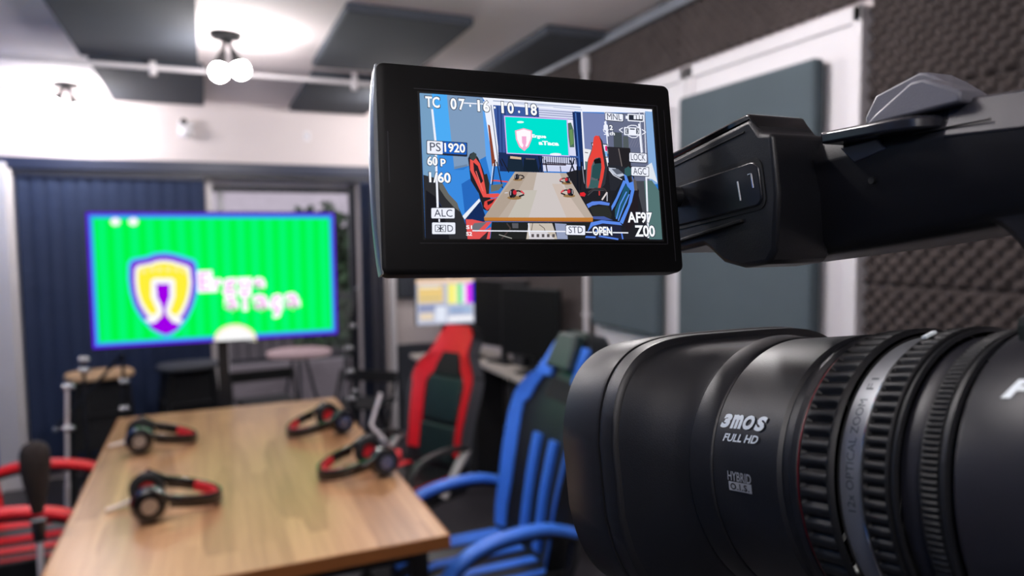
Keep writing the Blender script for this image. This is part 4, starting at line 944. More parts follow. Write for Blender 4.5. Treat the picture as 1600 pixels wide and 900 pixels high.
# ---------------------------------------------------------------- television
tv = empty('television', 'large television with a green picture and a shield logo, on a stand before the window', 'television', (0.07, 4.05, 0))
zc = 1.4145
link('housing', boxes(((0, 0.027, zc), (1.213, 0.045, 0.690)), ((0, 0.06, zc - 0.05), (0.7, 0.03, 0.40))), M_black, tv, smooth=False, bevel=0.006)
link('bezel', boxes(((0, 0.0, zc + 0.342), (1.213, 0.012, 0.007)), ((0, 0.0, zc - 0.342), (1.213, 0.012, 0.007)), ((-0.603, 0, zc), (0.007, 0.012, 0.684)), ((0.603, 0, zc), (0.007, 0.012, 0.684))), M_black, tv, smooth=False)
m = bpy.data.materials.new('television_green_picture'); m.use_nodes = True
nt = m.node_tree; nt.nodes.remove(nt.nodes['Principled BSDF'])
e = nt.nodes.new('ShaderNodeEmission'); e.inputs[1].default_value = 1.0
tc = nt.nodes.new('ShaderNodeTexCoord'); wv = nt.nodes.new('ShaderNodeTexWave'); wv.wave_type = 'BANDS'; wv.bands_direction = 'X'
wv.inputs['Scale'].default_value = 4.4; wv.inputs['Distortion'].default_value = 0.3
nt.links.new(tc.outputs['Object'], wv.inputs['Vector'])
rp = nt.nodes.new('ShaderNodeValToRGB'); rp.color_ramp.elements[0].color = lin((0, 248, 66)) + (1,); rp.color_ramp.elements[1].color = lin((6, 250, 118)) + (1,)
nt.links.new(wv.outputs['Fac'], rp.inputs[0]); nt.links.new(rp.outputs[0], e.inputs[0]); nt.links.new(e.outputs[0], nt.nodes['Material Output'].inputs[0])
link('screen', boxes(((0, 0.002, zc), (1.20, 0.004, 0.676))), m, tv, smooth=False)
M_ink = screen_mat('television_ink', 1.0)
tvp = lambda x, z, d: (x, -0.0005 - d, zc + z)
W2, H2 = 0.600, 0.338
def frame_layers(o, i, c):
    a, b = (W2 - o, H2 - o), (W2 - i, H2 - i)
    return [(c, [(-a[0], a[1]), (a[0], a[1]), (b[0], b[1]), (-b[0], b[1])]), (c, [(-a[0], -a[1]), (a[0], -a[1]), (b[0], -b[1]), (-b[0], -b[1])]),
            (c, [(-a[0], -a[1]), (-b[0], -b[1]), (-b[0], b[1]), (-a[0], a[1])]), (c, [(a[0], -a[1]), (b[0], -b[1]), (b[0], b[1]), (a[0], a[1])])]
picture('screen_edge_glow', frame_layers(-0.004, 0.014, '5a14e6') + frame_layers(0.014, 0.030, '30a8f0'), M_ink, tv, tvp)  # blue-violet fringe glow round the screen, painted as emissive strips
picture('shield_and_spots', TV_SHAPES, M_ink, tv, tvp, z0=0.001, dz=0.0001)
M_halo = glow('picture_white', (255, 248, 255), 1.3)
M_lilac = glow('picture_lilac', (248, 150, 235), 1.0)
for s, x, z, w, h in TV_TEXT:
    for bold, mt, d, k in ((0.10, M_halo, 0.0045, 0.022), (0.0, M_lilac, 0.0052, 0.0)):
        bm = text_mesh(s, bold, 0, w + k, h + k)
        for v in bm.verts: v.co = (x + v.co.x, -d, zc + z + v.co.y)
        link('picture_lettering', bm, mt, tv, smooth=False)
link('stand_column', boxes(((0, 0.09, 0.62), (0.055, 0.05, 1.20))), M_black, tv, smooth=False, bevel=0.004)
link('stand_foot', boxes(((-0.3, 0.10, 0.03), (0.06, 0.5, 0.05)), ((0.3, 0.10, 0.03), (0.06, 0.5, 0.05)), ((0, 0.09, 0.05), (0.6, 0.06, 0.05))), M_black, tv, smooth=False, bevel=0.004)

# ---------------------------------------------------------------- headphones
M_hblack = mat('glossy_black_plastic', (12, 12, 14), 0.18, var=0.1, coat=0.5)
M_hred = mat('red_cloth', (200, 26, 40), 0.6, var=0.1)
M_hwhite = mat('white_cable', (230, 214, 200), 0.35, var=0.02)
def headphones(label, loc, rz, flip=1, red=True):
    t = empty('headphones', label, 'headphones', loc, rz, 'headphones on the meeting table')
    for sy in (-1, 1):
        bm = bmesh.new(); rod(bm, (0, sy * 0.066, 0.047), (0, sy * 0.096, 0.050), 0.047, 0.038, 24)
        cup = link('ear_cup', bm, M_hblack, t, bevel=0.004)
        bm = bmesh.new()
        R_ = []
        for k in range(20):
            a = 2 * PI * k / 20
            R_.append([(( 0.033 + 0.012 * math.cos(b)) * math.cos(a), sy * (0.057 + 0.010 * math.sin(b)), 0.047 + (0.033 + 0.012 * math.cos(b)) * math.sin(a)) for b in [2 * PI * q / 8 for q in range(8)]])
        R_.append(R_[0]); loft(bm, R_, caps=False)
        link('cushion', bm, M_blackm, cup)
        bm = bmesh.new(); rod(bm, (0, sy * 0.064, 0.047), (0, sy * 0.060, 0.047), 0.026, n=20)
        link('speaker_cloth', bm, M_hred if red else M_blackm, cup)
        bm = bmesh.new(); rod(bm, (0, sy * 0.096, 0.050), (0, sy * 0.099, 0.050), 0.020, n=20)
        link('badge', bm, M_metal, cup)
        bm = bmesh.new(); sweep(bm, curve([(0.0, sy * 0.082, 0.09), (0.035, sy * 0.090, 0.066), (0.07, sy * 0.088, 0.045)]), 0.014, 0.018)
        link('slider', bm, M_hblack, t)
    path = [(0.05 + 0.13 * math.sin(a), 0.088 * math.cos(a) if abs(math.cos(a)) < 0.999 else 0.088 * math.copysign(1, math.cos(a)), 0.052 - 0.030 * math.sin(a)) for a in [PI * k / 16 for k in range(17)]]
    bm = bmesh.new(); sweep(bm, path, 0.010, 0.032); link('headband', bm, M_hblack, t)
    inner = [(0.05 + 0.118 * math.sin(a), 0.077 * math.cos(a), 0.054 - 0.030 * math.sin(a)) for a in [PI * (0.2 + 0.6 * k / 12) for k in range(13)]]
    bm = bmesh.new(); sweep(bm, inner, 0.010, 0.028); link('band_padding', bm, M_hred, t)
    bm = bmesh.new(); sweep(bm, curve([(-0.03, 0.085 * flip, 0.020), (-0.06, 0.075 * flip, 0.012), (-0.10, 0.06 * flip, 0.008)]), 0.013, 0.011); link('cable', bm, M_hwhite, t)
    t.scale = (1.16, 1.16, 1.2)
    return t
TZ = 0.7595
headphones('black headphones with a red-lined band, front left on the table', (-0.19, 2.43, TZ), 0.10)
headphones('dark headphones at the far left corner of the table', (-0.27, 3.22, TZ), 0.05, red=False)
headphones('black headphones with a red band tip at the far right corner of the table', (0.50, 3.17, TZ), PI + 0.25, -1)
headphones('black headphones with red ear cloth, nearer of the two at the right table edge', (0.545, 2.54, TZ), PI + 0.15, -1)

# ---------------------------------------------------------------- racing chairs
M_leather = mat('black_leatherette', (20, 22, 25), 0.42, var=0.1, scale=20, bump=0.2, bscale=300)
M_green = mat('dark_green_leatherette', (22, 40, 40), 0.45, var=0.1, scale=20)
M_red = mat('red_leatherette', (222, 24, 38), 0.45, var=0.05, scale=20)
M_bluel = mat('blue_leatherette', (58, 118, 222), 0.42, var=0.05, scale=20)
M_greyl = mat('grey_leatherette', (70, 72, 78), 0.5, var=0.08)
PROF = [(0.0, .215), (.10, .235), (.22, .235), (.36, .250), (.48, .262), (.56, .255), (.62, .215), (.67, .165), (.72, .150), (.79, .140), (.84, .105), (.855, .07)]
def wid(v, prof=PROF):
    for (a, wa), (b, wb_) in zip(prof[:-1], prof[1:]):
        if v <= b:
            k = (v - a) / (b - a); k = k * k * (3 - 2 * k) if False else k
            return wa + (wb_ - wa) * k
    return prof[-1][1]
def backpt(u, v, off=0.0, tilt=math.radians(14)):
    """u -1..1 across, v height up the back; front face, off pushes it forward"""
    w = wid(v)
    y = 0.055 * abs(u) ** 3 * (1 if v < .62 else max(0.15, 1 - (v - .62) * 5)) + 0.03 * math.sin(v * 4.0) + off
    return Vector((u * w, y * math.cos(tilt) - v * math.sin(tilt) , v * math.cos(tilt) + y * math.sin(tilt)))
def patch(bm, u0, u1, vs, off, th, nu=10):
    """slab lying on the back between u0(v) and u1(v)"""
    F_, B_ = [], []
    for v in vs:
        a = u0(v) if callable(u0) else u0; b = u1(v) if callable(u1) else u1
        F_.append([backpt(a + (b - a) * i / nu, v, off) for i in range(nu + 1)])
        B_.append([backpt(a + (b - a) * i / nu, v, off - th) for i in range(nu + 1)])
    rings = [f + b[::-1] for f, b in zip(F_, B_)]
    loft(bm, rings)
def seq(a, b, n): return [a + (b - a) * i / n for i in range(n + 1)]
def racing_chair(label, loc, rz, style, acc, group, scale=1.0):
    t = empty('racing_chair', label, 'chair', loc, rz, group)
    base = Vector((0, -0.21, 0.50))
    def put(name, bm, m_, **k):
        for v in bm.verts: v.co = v.co + base
        return link(name, bm, m_, t, **k)
    bm = bmesh.new(); patch(bm, -1, 1, seq(0, .855, 40), 0.0, 0.085, 16)
    put('backrest', bm, M_leather)
    if style == 'stripes':
        for sgn in (-1, 1):
            bm = bmesh.new(); patch(bm, sgn * 0.98, lambda v: sgn * (0.82 - .06 * math.sin(v * 5) if v < .55 else 0.70), seq(0.03, .66, 24), 0.010, 0.03, 4); put('side_stripe', bm, acc)
            bm = bmesh.new(); patch(bm, sgn * 0.34, sgn * 0.17, seq(0.03, .44, 16), 0.018, 0.03, 3); put('centre_stripe', bm, acc)
            bm = bmesh.new(); patch(bm, sgn * 0.95, sgn * 0.50, seq(0.66, .80, 8), 0.012, 0.03, 3); put('shoulder_stripe', bm, acc)
        bm = bmesh.new(); patch(bm, -0.55, 0.55, seq(0.70, .84, 8), 0.05, 0.05, 6); p = put('head_pillow', bm, M_green, bevel=0.01)
        bm = bmesh.new(); patch(bm, -0.42, 0.42, seq(0.58, .66, 5), 0.003, 0.012, 6); put('strap_opening', bm, M_blackm)
    else:
        for sgn in (-1, 1):
            bm = bmesh.new()
            patch(bm, lambda v: sgn * (0.92 if v < .5 else 0.96), lambda v: sgn * (0.62 - 0.28 * max(0, min(1, (v - .50) / .12))), seq(0.10, .68, 26), 0.012, 0.03, 5)
            put('side_stripe', bm, acc)
        bm = bmesh.new(); patch(bm, -0.95, 0.95, seq(0.66, .85, 12), 0.018, 0.03, 8); put('red_headrest', bm, acc)
        bm = bmesh.new(); patch(bm, -0.42, 0.42, seq(0.555, .685, 8), 0.022, 0.015, 6); put('strap_opening', bm, M_blackm)
        bm = bmesh.new(); patch(bm, -0.55, 0.55, seq(0.28, .54, 10), 0.022, 0.05, 8); put('upper_cushion', bm, M_green, bevel=0.012)
        bm = bmesh.new(); patch(bm, -0.6, 0.6, seq(0.05, .26, 8), 0.026, 0.05, 8); put('lumbar_cushion', bm, M_green, bevel=0.012)
        bm = bmesh.new(); patch(bm, -1.01, -0.97, seq(0.05, .8, 20), 0.004, 0.09, 1); put('side_piping', bm, M_greyl)
        bm = bmesh.new(); patch(bm, 0.97, 1.01, seq(0.05, .8, 20), 0.004, 0.09, 1); put('side_piping', bm, M_greyl)
    # seat
    bm = bmesh.new(); rings = []
    for i in range(15):
        y = -0.24 + 0.52 * i / 14
        hw = 0.245 if y < .15 else 0.245 - (y - .15) * 0.25
        zt = 0.50 - max(0, y - .16) * 0.35
        top = [(hw * q, y, zt + 0.035 * abs(q) ** 4) for q in (-1, -.85, -.6, -.3, 0, .3, .6, .85, 1)]
        rings.append(top + [(hw * q, y, zt - 0.105) for q in (.9, 0, -.9)])
    loft(bm, rings); link('seat', bm, M_leather, t, bevel=0.012)
    for q0, q1 in (((-.88, -.66), (-.32, -.14), (.14, .32), (.66, .88)) if style == 'stripes' else ((-.86, -.74), (.74, .86))):
        bm = bmesh.new(); rings = []
        for i in range(12):
            y = -0.20 + 0.47 * i / 11
            hw = 0.245 if y < .15 else 0.245 - (y - .15) * 0.25
            zt = 0.506 - max(0, y - .16) * 0.35
            z = lambda q: zt + 0.035 * abs(q) ** 4
            rings.append([(hw * q0, y, z(q0)), (hw * q1, y, z(q1)), (hw * q1, y, z(q1) - .02), (hw * q0, y, z(q0) - .02)])
        loft(bm, rings); link('seat_stripe', bm, acc, t)
    # arms
    for sx in (-1, 1):
        X_ = sx * 0.285
        if style == 'stripes':
            top = curve([(X_, -0.24, .665), (X_, -0.12, .70), (X_, 0.03, .695), (X_, 0.15, .66), (X_, 0.235, .585), (X_, 0.26, .52)])
            bm = bmesh.new(); sweep(bm, [p + Vector((0, 0, 0.016)) for p in top], 0.058, 0.030); link('arm_pad', bm, acc, t)
            bm = bmesh.new(); sweep(bm, top, 0.05, 0.03); sweep(bm, curve([(X_, 0.26, .52), (X_, 0.22, .44), (X_ * 0.9, 0.08, .41), (X_ * 0.8, -0.05, .41)]), 0.045, 0.03)
            sweep(bm, curve([(X_, -0.24, .665), (X_, -0.22, .55), (X_ * 0.9, -0.16, .42)]), 0.045, 0.03); link('armrest', bm, M_black, t)
        else:
            top = curve([(X_, 0.26, .60), (X_, 0.18, .68), (X_, 0.03, .705), (X_, -0.10, .70), (X_, -0.17, .68)])
            bm = bmesh.new(); sweep(bm, top, 0.05, 0.028); sweep(bm, curve([(X_, 0.26, .60), (X_, 0.2, .5), (X_ * 0.85, 0.05, .42)]), 0.045, 0.025); link('armrest', bm, M_black, t)
            bm = bmesh.new(); sweep(bm, curve([(X_, -0.17, .68), (X_, -0.08, .58), (X_ * .95, 0.0, .45)]), 0.05, 0.03); link('arm_brace', bm, mat('pale_arm_metal', (190, 186, 186), 0.4, var=0.05), t)
    link('gas_lift', rods(((0, 0, .10), (0, 0, .40), 0.028)), M_black, t)
    link('tilt_plate', boxes(((0, 0, .388), (0.22, 0.28, 0.025))), M_black, t, smooth=False)
    for k in range(5):
        a = 2 * PI * k / 5 + 0.3; ca, sa = math.cos(a), math.sin(a)
        bm = bmesh.new(); sweep(bm, [(0.02 * ca, 0.02 * sa, .125), (0.16 * ca, 0.16 * sa, .105), (0.31 * ca, 0.31 * sa, .085)], [0.06, .05, .035], [0.04, .03, .022])
        l = link('base_leg', bm, M_black, t)
        bm = bmesh.new(); rod(bm, (0.31 * ca - 0.025 * sa, 0.31 * sa + 0.025 * ca, .035), (0.31 * ca + 0.025 * sa, 0.31 * sa - 0.025 * ca, .035), 0.034, n=16); rod(bm, (.31 * ca, .31 * sa, .035), (.31 * ca, .31 * sa, .085), .008)
        link('caster', bm, M_blackm, l)
    t.scale = (scale,) * 3
    return t
racing_chair('blue striped black racing chair right of the table, beside the camcorder hood', (0.835, 2.25, 0), PI / 2 + 0.02, 'stripes', M_bluel, 'racing chairs round the table', 0.95)
racing_chair('black racing chair with a bright red headrest and side bands, right of the table', (0.88, 3.33, 0), PI - 1.12, 'arch', M_red, 'racing chairs round the table', 0.87)
racing_chair('red striped black racing chair left of the table, mostly cut off by the frame', (-0.60, 3.05, 0), -PI / 2, 'stripes', M_red, 'racing chairs round the table')

# ---------------------------------------------------------------- microphones and stands
M_windf = mat('dark_brown_windscreen_foam', (34, 26, 24), 0.95, var=0.2, scale=60, bump=0.5, bscale=500)
def mic_stand(label, loc, h, pole, tilt=(0.0, 0.0), knobs=(0.55,), boom=None, rz=0.0, group='microphone stands'):
    t = empty('microphone_stand', label, 'stand', loc, rz, group)
    top = Vector((tilt[0], tilt[1], h))
    for k in range(3):
        a = 2 * PI * k / 3 + 0.5
        link('leg', rods(((0, 0, .16), (0.20 * math.cos(a), 0.20 * math.sin(a), 0.01), 0.009)), M_blackm, t)
    link('pole', rods(((0, 0, .14), top * 0.55 + Vector((0, 0, .0)), 0.011), (top * 0.55, top, 0.008)), pole, t)
    for z in knobs:
        p = top * z
        bm = bmesh.new(); rod(bm, p - Vector((.016, 0, 0)), p + Vector((.018, 0, 0)), 0.014); ball(bm, p + Vector((.022, -.01, 0)), 0.011)
        link('clutch_knob', bm, M_metal, t)
    if boom:
        link('boom_arm', rods((top, Vector(boom), 0.009)), pole, t)
        bm = bmesh.new(); ball(bm, boom, 0.014); link('boom_joint', bm, M_metal, t)
    return t
mic_stand('light grey microphone stand pole left of the table, in front of the navy blind', (-0.62, 3.62, 0), 0.98, M_pvc, (0.04, 0.0), (0.99, 0.80), None)
mic_stand('dark microphone stand with bright knobs beside the far left corner of the table', (-0.57, 4.02, 0), 1.05, M_black, (0.0, 0.0), (0.98, 0.93), None)
mic_stand('dark microphone stand between the far left table corner and the stools', (-0.46, 4.35, 0), 1.0, M_black, (0.03, 0.0), (0.85, 0.7), (-0.30, 0.0, 0.62))
mic_stand('black microphone stand right of the table corner, before the blind stack', (0.80, 4.32, 0), 1.14, M_black, (0.0, 0.0), (0.95, 0.6), (0.06, 0.10, 1.30))
mic_stand('grey jointed microphone stand left of the red racing chair', (0.74, 3.98, 0), 1.02, M_dark, (-0.03, 0.0), (0.98, 0.85, 0.7), (-0.10, -0.10, 0.62))
def big_mic(label, loc, h):
    t = empty('microphone', label, 'microphone', loc, 0, 'foam covered microphones')
    link('floor_plate', rods(((0, 0, 0), (0, 0, .02), 0.10, 0.10, 24)), M_blackm, t)
    link('pole', rods(((0, 0, .02), (0.0, 0, h - .24), 0.009)), M_pvc, t)
    link('holder', rods(((0, 0, h - .26), (0, 0, h - .20), 0.014, 0.02)), M_black, t)
    bm = bmesh.new(); rings = []
    for z, r in ((0.03, .014), (.07, .022), (.12, .032), (.17, .038), (.205, .037), (.225, .029), (.235, .012)):
        rings.append([(r * math.cos(2 * PI * k / 18), r * math.sin(2 * PI * k / 18), h - .21 + z) for k in range(18)])
    loft(bm, rings); link('windscreen', bm, M_windf, t)
big_mic('microphone in a dark foam windscreen on a pole, at the left edge of the table', (-0.462, 2.34, 0), 1.02)

# small red item and silver clamp at the table edge
t = empty('table_clamp', 'silver clamp holding a red cushioned arm at the right edge of the table', 'clamp', (0.635, 2.78, 0))
link('clamp_body', boxes(((0.006, 0, 0.745), (0.02, 0.04, 0.09)), ((-0.02, 0, 0.785), (0.06, 0.035, 0.03))), M_metal, t, smooth=False, bevel=0.004)
link('jaw', boxes(((-0.012, 0, 0.708), (0.05, 0.03, 0.012))), M_metal, t, smooth=False)
link('red_knob', rods(((0.0, -0.05, 0.745), (0.05, -0.05, 0.745), 0.026)), M_red, t, bevel=0.004)
link('arm', rods(((0.0, 0, 0.80), (-0.05, 0.02, 0.86), 0.008), ((-0.05, 0.02, 0.86), (0.0, 0.05, 0.98), 0.008)), M_pvc, t)

# ---------------------------------------------------------------- stools before the window
M_seatw = mat('pale_wood_seat', (196, 160, 120), 0.45, var=0.1, scale=3, stretch=(1, 8, 1))
def stool(label, loc, topm, r=0.19, h=0.80):
    t = empty('bar_stool', label, 'stool', loc, 0.2, 'bar stools before the navy blind')
    bm = bmesh.new(); rings = []
    for z, k in ((h - .035, .94), (h - .025, 1), (h - .008, 1), (h, .96)):
        rings.append([(r * k * math.copysign(abs(math.cos(a)) ** .7, math.cos(a)), r * k * .8 * math.copysign(abs(math.sin(a)) ** .7, math.sin(a)), z) for a in [2 * PI * (q + .5) / 24 for q in range(24)]])
    loft(bm, rings); link('stool_seat', bm, topm, t)
    for sx in (-1, 1):
        for sy in (-1, 1):
            bm = bmesh.new(); sweep(bm, [(sx * .13, sy * .10, h - .035), (sx * .19, sy * .16, 0.0)], .035, .035); link('leg', bm, M_blackm, t)
    for z in (.30, .55):
        k = .19 - .06 * z / h; q = .16 - .06 * z / h
        link('foot_rail', rods(((-k, -q, z), (k, -q, z), .011), ((-k, q, z), (k, q, z), .011), ((-k, -q, z), (-k, q, z), .011), ((k, -q, z), (k, q, z), .011)), M_blackm, t)
    bm = bmesh.new(); rings = []
    for z, k in ((h - .04, .70), (.5, .8), (.34, .86)):
        rings.append([(sx * .19 * k, sy * .15 * k, z) for sx, sy in ((-1, -1), (1, -1), (1, 1), (-1, 1))])
    loft(bm, rings); link('cloth_skirt', bm, M_blackm, t, smooth=False)
stool('black stool with a pale wooden seat, left under the television', (-0.63, 5.05, 0), M_seatw)
stool('black stool with a dark seat, second from the left under the television', (-0.13, 5.15, 0), M_greyl)
def folding_chair(label, loc, rz):
    t = empty('folding_chair', label, 'chair', loc, rz, 'black folding chairs before the window')
    for s in (-1, 1):
        link('leg', rods(((s * .22, -.18, 0), (s * .22, .12, .66), .012)), M_blackm, t)
        link('leg', rods(((s * .19, .20, 0), (s * .19, -.14, .50), .012)), M_blackm, t)
    link('seat', boxes(((0, 0.0, .46), (.38, .34, .02))), M_blackm, t, smooth=False, bevel=.004)
    link('backrest', boxes(((0, .12, .63), (.44, .02, .08))), M_blackm, t, smooth=False, bevel=.004)
folding_chair('black folding chair under the television, before the glass door', (0.36, 5.3, 0), 0.1)
folding_chair('black folding chair right of the television, by the bunched blind slats', (0.97, 4.95, 0), -0.7)

# ---------------------------------------------------------------- desk with monitors at the right wall
M_desk = mat('pale_desk_laminate', (176, 168, 160), 0.5, var=0.04)
t = empty('desk', 'dark desk with a pale top along the right wall, behind the racing chairs', 'desk', (1.70, 3.95, 0))
link('desktop', boxes(((0, 0, .81), (.27, 1.5, .025)), ((-.22, .55, .81), (.44, .40, .025))), M_desk, t, smooth=False, bevel=.003)
link('drawer_unit', boxes(((0.03, -0.4, .40), (.20, .66, .79))), M_blackm, t, smooth=False)
link('leg', boxes(((-.40, .70, .40), (.03, .06, .79))), M_blackm, t, smooth=False)
link('cupboard', boxes(((0.03, .6, .40), (.20, .3, .79))), M_blackm, t, smooth=False)
def papers(loc, rz, label):
    o = empty('paper_sheets', label, 'papers', loc, rz)
    for k in range(3):
        link('sheet', boxes(((0.008 * k, 0.01 * k, .0012 + .002 * k), (.19, .26, .0012), Euler((0, 0, .12 * k)))), mat('white_paper', (232, 226, 228), .7, var=.02), o, smooth=False)
papers((1.66, 3.36, .8225), .2, 'white sheets of paper on the near end of the desk')
def monitor(label, loc, rz, w, h, zb, m_screen, tilt=0.0):
    t = empty('monitor', label, 'monitor', loc, rz, 'monitors on the desk')
    link('stand_base', boxes(((0, 0, .008), (.18, .12, .014))), M_black, t, smooth=False, bevel=.003)
    link('stand_neck', boxes(((0, .015, (zb + h * .4) / 2), (.04, .025, zb + h * .4))), M_black, t, smooth=False)
    link('housing', boxes(((0, -.012, zb + h / 2), (w, .03, h))), M_black, t, smooth=False, bevel=.004)
    link('screen', boxes(((0, -.0285, zb + h / 2), (w - .02, .003, h - .02))), m_screen, t, smooth=False)
    return t
M_off = mat('dark_switched_off_screen', (6, 6, 7), 0.7, var=.02, spec=.2)
monitor('large dark switched-off monitor on the desk, nearer of the two', (1.70, 3.66, .8225), -1.30, .50, .40, .10, M_off)
monitor('large dark switched-off monitor on the desk, behind the nearer one', (1.70, 4.10, .8225), -1.25, .50, .42, .10, M_off)
mo = monitor('small lit monitor with colour bars on its right side, above the red headrest', (1.45, 4.50, .8225), -0.05, .40, .31, .215, M_off)
M_mon = screen_mat('monitor_ink', 1.05)
def mp_(x, y, d): return (-.195 + x * .39, -.0305 - d, .22 + y * .30)
def R_(c, x0, y0, x1, y1): return (c, [(x0, y0), (x1, y0), (x1, y1), (x0, y1)])
picture('screen_picture', [R_('b8bcd0', 0, 0, 1, 1), R_('f4d2b4', .0, .9, 1, 1), R_('e8c882', .03, .48, .46, .86), R_('f4eee0', .06, .80, .40, .84), R_('c9b98c', .05, .55, .42, .6), R_('8e96b8', .03, .28, .5, .44), R_('e2d0b8', .05, .10, .28, .26),
    R_('dfe4f2', .32, .06, .5, .40), R_('f6ee7c', .54, .44, .66, .88), R_('f2f4b0', .66, .44, .72, .88), R_('40d890', .72, .44, .79, .88), R_('f6f2fa', .79, .44, .86, .88), R_('e43ae8', .86, .44, .96, .88), R_('3a2cf0', .96, .44, 1, .92),
    R_('9fb6d8', .56, .22, .95, .38), R_('f2f2f8', .54, .05, .98, .16), R_('7d8cb4', .6, .26, .8, .30)], M_mon, mo, mp_, dz=.00005)
t = empty('control_box', 'small dark studio box on the desk beside the dark monitors', 'device', (1.78, 3.94, .8225), 0.1)
link('case', boxes(((0, 0, .035), (.10, .14, .068))), M_black, t, smooth=False, bevel=.004)
link('front_plate', boxes(((-.051, 0, .035), (.003, .12, .05))), M_dark, t, smooth=False)
# ---------------------------------------------------------------- camcorder (local axes: x right, y forward along the lens, z up; origin on the lens axis)
P_ = math.asin(0.1897)
CAMC = Matrix.Translation((0.1674, 0.1158, 1.5386)) @ Matrix.Rotation(-P_, 4, 'X')
cc = empty('camcorder', 'black professional camcorder with open viewfinder screen, filling the right side', 'camcorder')
cc.matrix_world = CAMC
M_body = mat('satin_black_camcorder_plastic', (21, 22, 26), 0.42, spec=.42, var=0.05, scale=60, bump=0.22, bscale=2600)
M_body2 = mat('charcoal_camcorder_plastic', (30, 30, 36), 0.42, spec=.32, var=0.05, scale=60, bump=0.22, bscale=2600)
M_gloss = mat('piano_black', (6, 6, 8), 0.09, var=0.02)
M_rub = mat('black_rubber_grip', (15, 16, 19), 0.5, spec=.35, var=0.05, scale=80, bump=0.15, bscale=2000)
M_groove = mat('groove_black', (8, 8, 10), 0.6, var=0.05)
M_silver = mat('engraved_silver_ring', (142, 144, 148), 0.40, 0.65, var=0.03, scale=40)
M_chrome = mat('polished_edge', (215, 220, 228), 0.15, 1.0, var=0.01)
M_redline = mat('red_accent_line', (120, 20, 30), 0.4, var=0.02)
M_hgrey = mat('grey_handle_plastic', (104, 104, 112), 0.42, var=0.04, scale=60, bump=0.25, bscale=2400)
M_print = mat('white_print', (240, 250, 255), 0.4, var=0.01)
M_printg = mat('grey_print', (150, 154, 160), 0.4, var=0.01)

def hsec(W, H, y, t=0.0, rc=.039, k=96):
    """flat-topped hood section with bulging sides; t blends it into a circle of radius rc"""
    out = []
    for q in range(k):
        a = 2 * PI * (q + .5) / k
        ca, sa = math.cos(a), math.sin(a)
        n = 5.0
        x = W * math.copysign(abs(ca) ** (2 / n), ca); z = H * math.copysign(abs(sa) ** (2 / n), sa)
        x *= 1 - .17 * (z / H) ** 2
        out.append(((1 - t) * x + t * rc * ca, y, (1 - t) * z + t * rc * sa))
    return out

def turned(name, prof, m_, parent, n=160, ribs=0, depth=0.0, duty=0.5, mid=(0, 1), smooth=True):
    """surface turned round the lens axis; prof = [(y, r)]; ribs cut into the stations between mid"""
    bm = bmesh.new()
    if ribs: n = ribs * 8
    rings = []
    for i, (y, r) in enumerate(prof):
        ring = []
        for k in range(n):
            a = 2 * PI * k / n
            rr_ = r
            if ribs and mid[0] <= i <= mid[1]:
                ph = (k % 8) / 8.0
                g = (1.0, .75, .2, .05, 0.0, .05, .2, .75)[k % 8]
                rr_ = r - depth * g
            ring.append((rr_ * math.cos(a), y, rr_ * math.sin(a)))
        rings.append(ring)
    vs = [[bm.verts.new(p) for p in r] for r in rings]
    for a, b in zip(vs[:-1], vs[1:]):
        for i in range(n):
            j = (i + 1) % n
            bm.faces.new((a[i], a[j], b[j], b[i]))
    return link(name, bm, m_, parent)

def sup(W, H, n, y, k=72, cx=0.0):
    out = []
    for q in range(k):
        a = 2 * PI * (q + .5) / k
        ca, sa = math.cos(a), math.sin(a)
        out.append((cx + W * math.copysign(abs(ca) ** (2 / n), ca), y, H * math.copysign(abs(sa) ** (2 / n), sa)))
    return out

# lens hood
hood = bmesh.new()
loft(hood, [hsec(.049, .036, .1002), hsec(.0556, .0428, .1006), hsec(.0564, .0436, .0996), hsec(.0567, .0439, .0768), hsec(.0563, .0435, .0758), hsec(.0553, .0425, .0757), hsec(.048, .036, .0757)], caps=False)
lh = link('lens_hood', hood, M_body, cc)
b2 = bmesh.new()
loft(b2, [hsec(.0545, .0418, .0757), hsec(.0558, .0431, .0754), hsec(.0560, .0433, .0744), hsec(.0553, .0427, .0692), hsec(.0545, .0419, .0684), hsec(.0530, .0404, .0680)], caps=False)
link('hood_band', b2, M_body, lh)
b3 = bmesh.new()
loft(b3, [hsec(.0538, .0412, .0686), hsec(.0524, .0398, .0672), hsec(.0512, .0390, .0640, .12), hsec(.0500, .0385, .0600, .35), hsec(.0480, .0382, .0560, .65), hsec(.046, .0382, .0525, .90), hsec(.045, .038, .0500, 1.0, .0388), hsec(.045, .038, .045, 1.0, .0386)], caps=False)
link('hood_throat', b3, M_body, lh)
b4 = bmesh.new()
loft(b4, [hsec(.049, .036, .1000), hsec(.047, .035, .085, .3), hsec(.040, .034, .056, 1.0, .036)], caps=False)
link('hood_lining', b4, M_blackm, lh)
turned('front_glass', [(.056, .034), (.058, .028), (.060, .018), (.061, .001)], M_gloss, lh, 64)

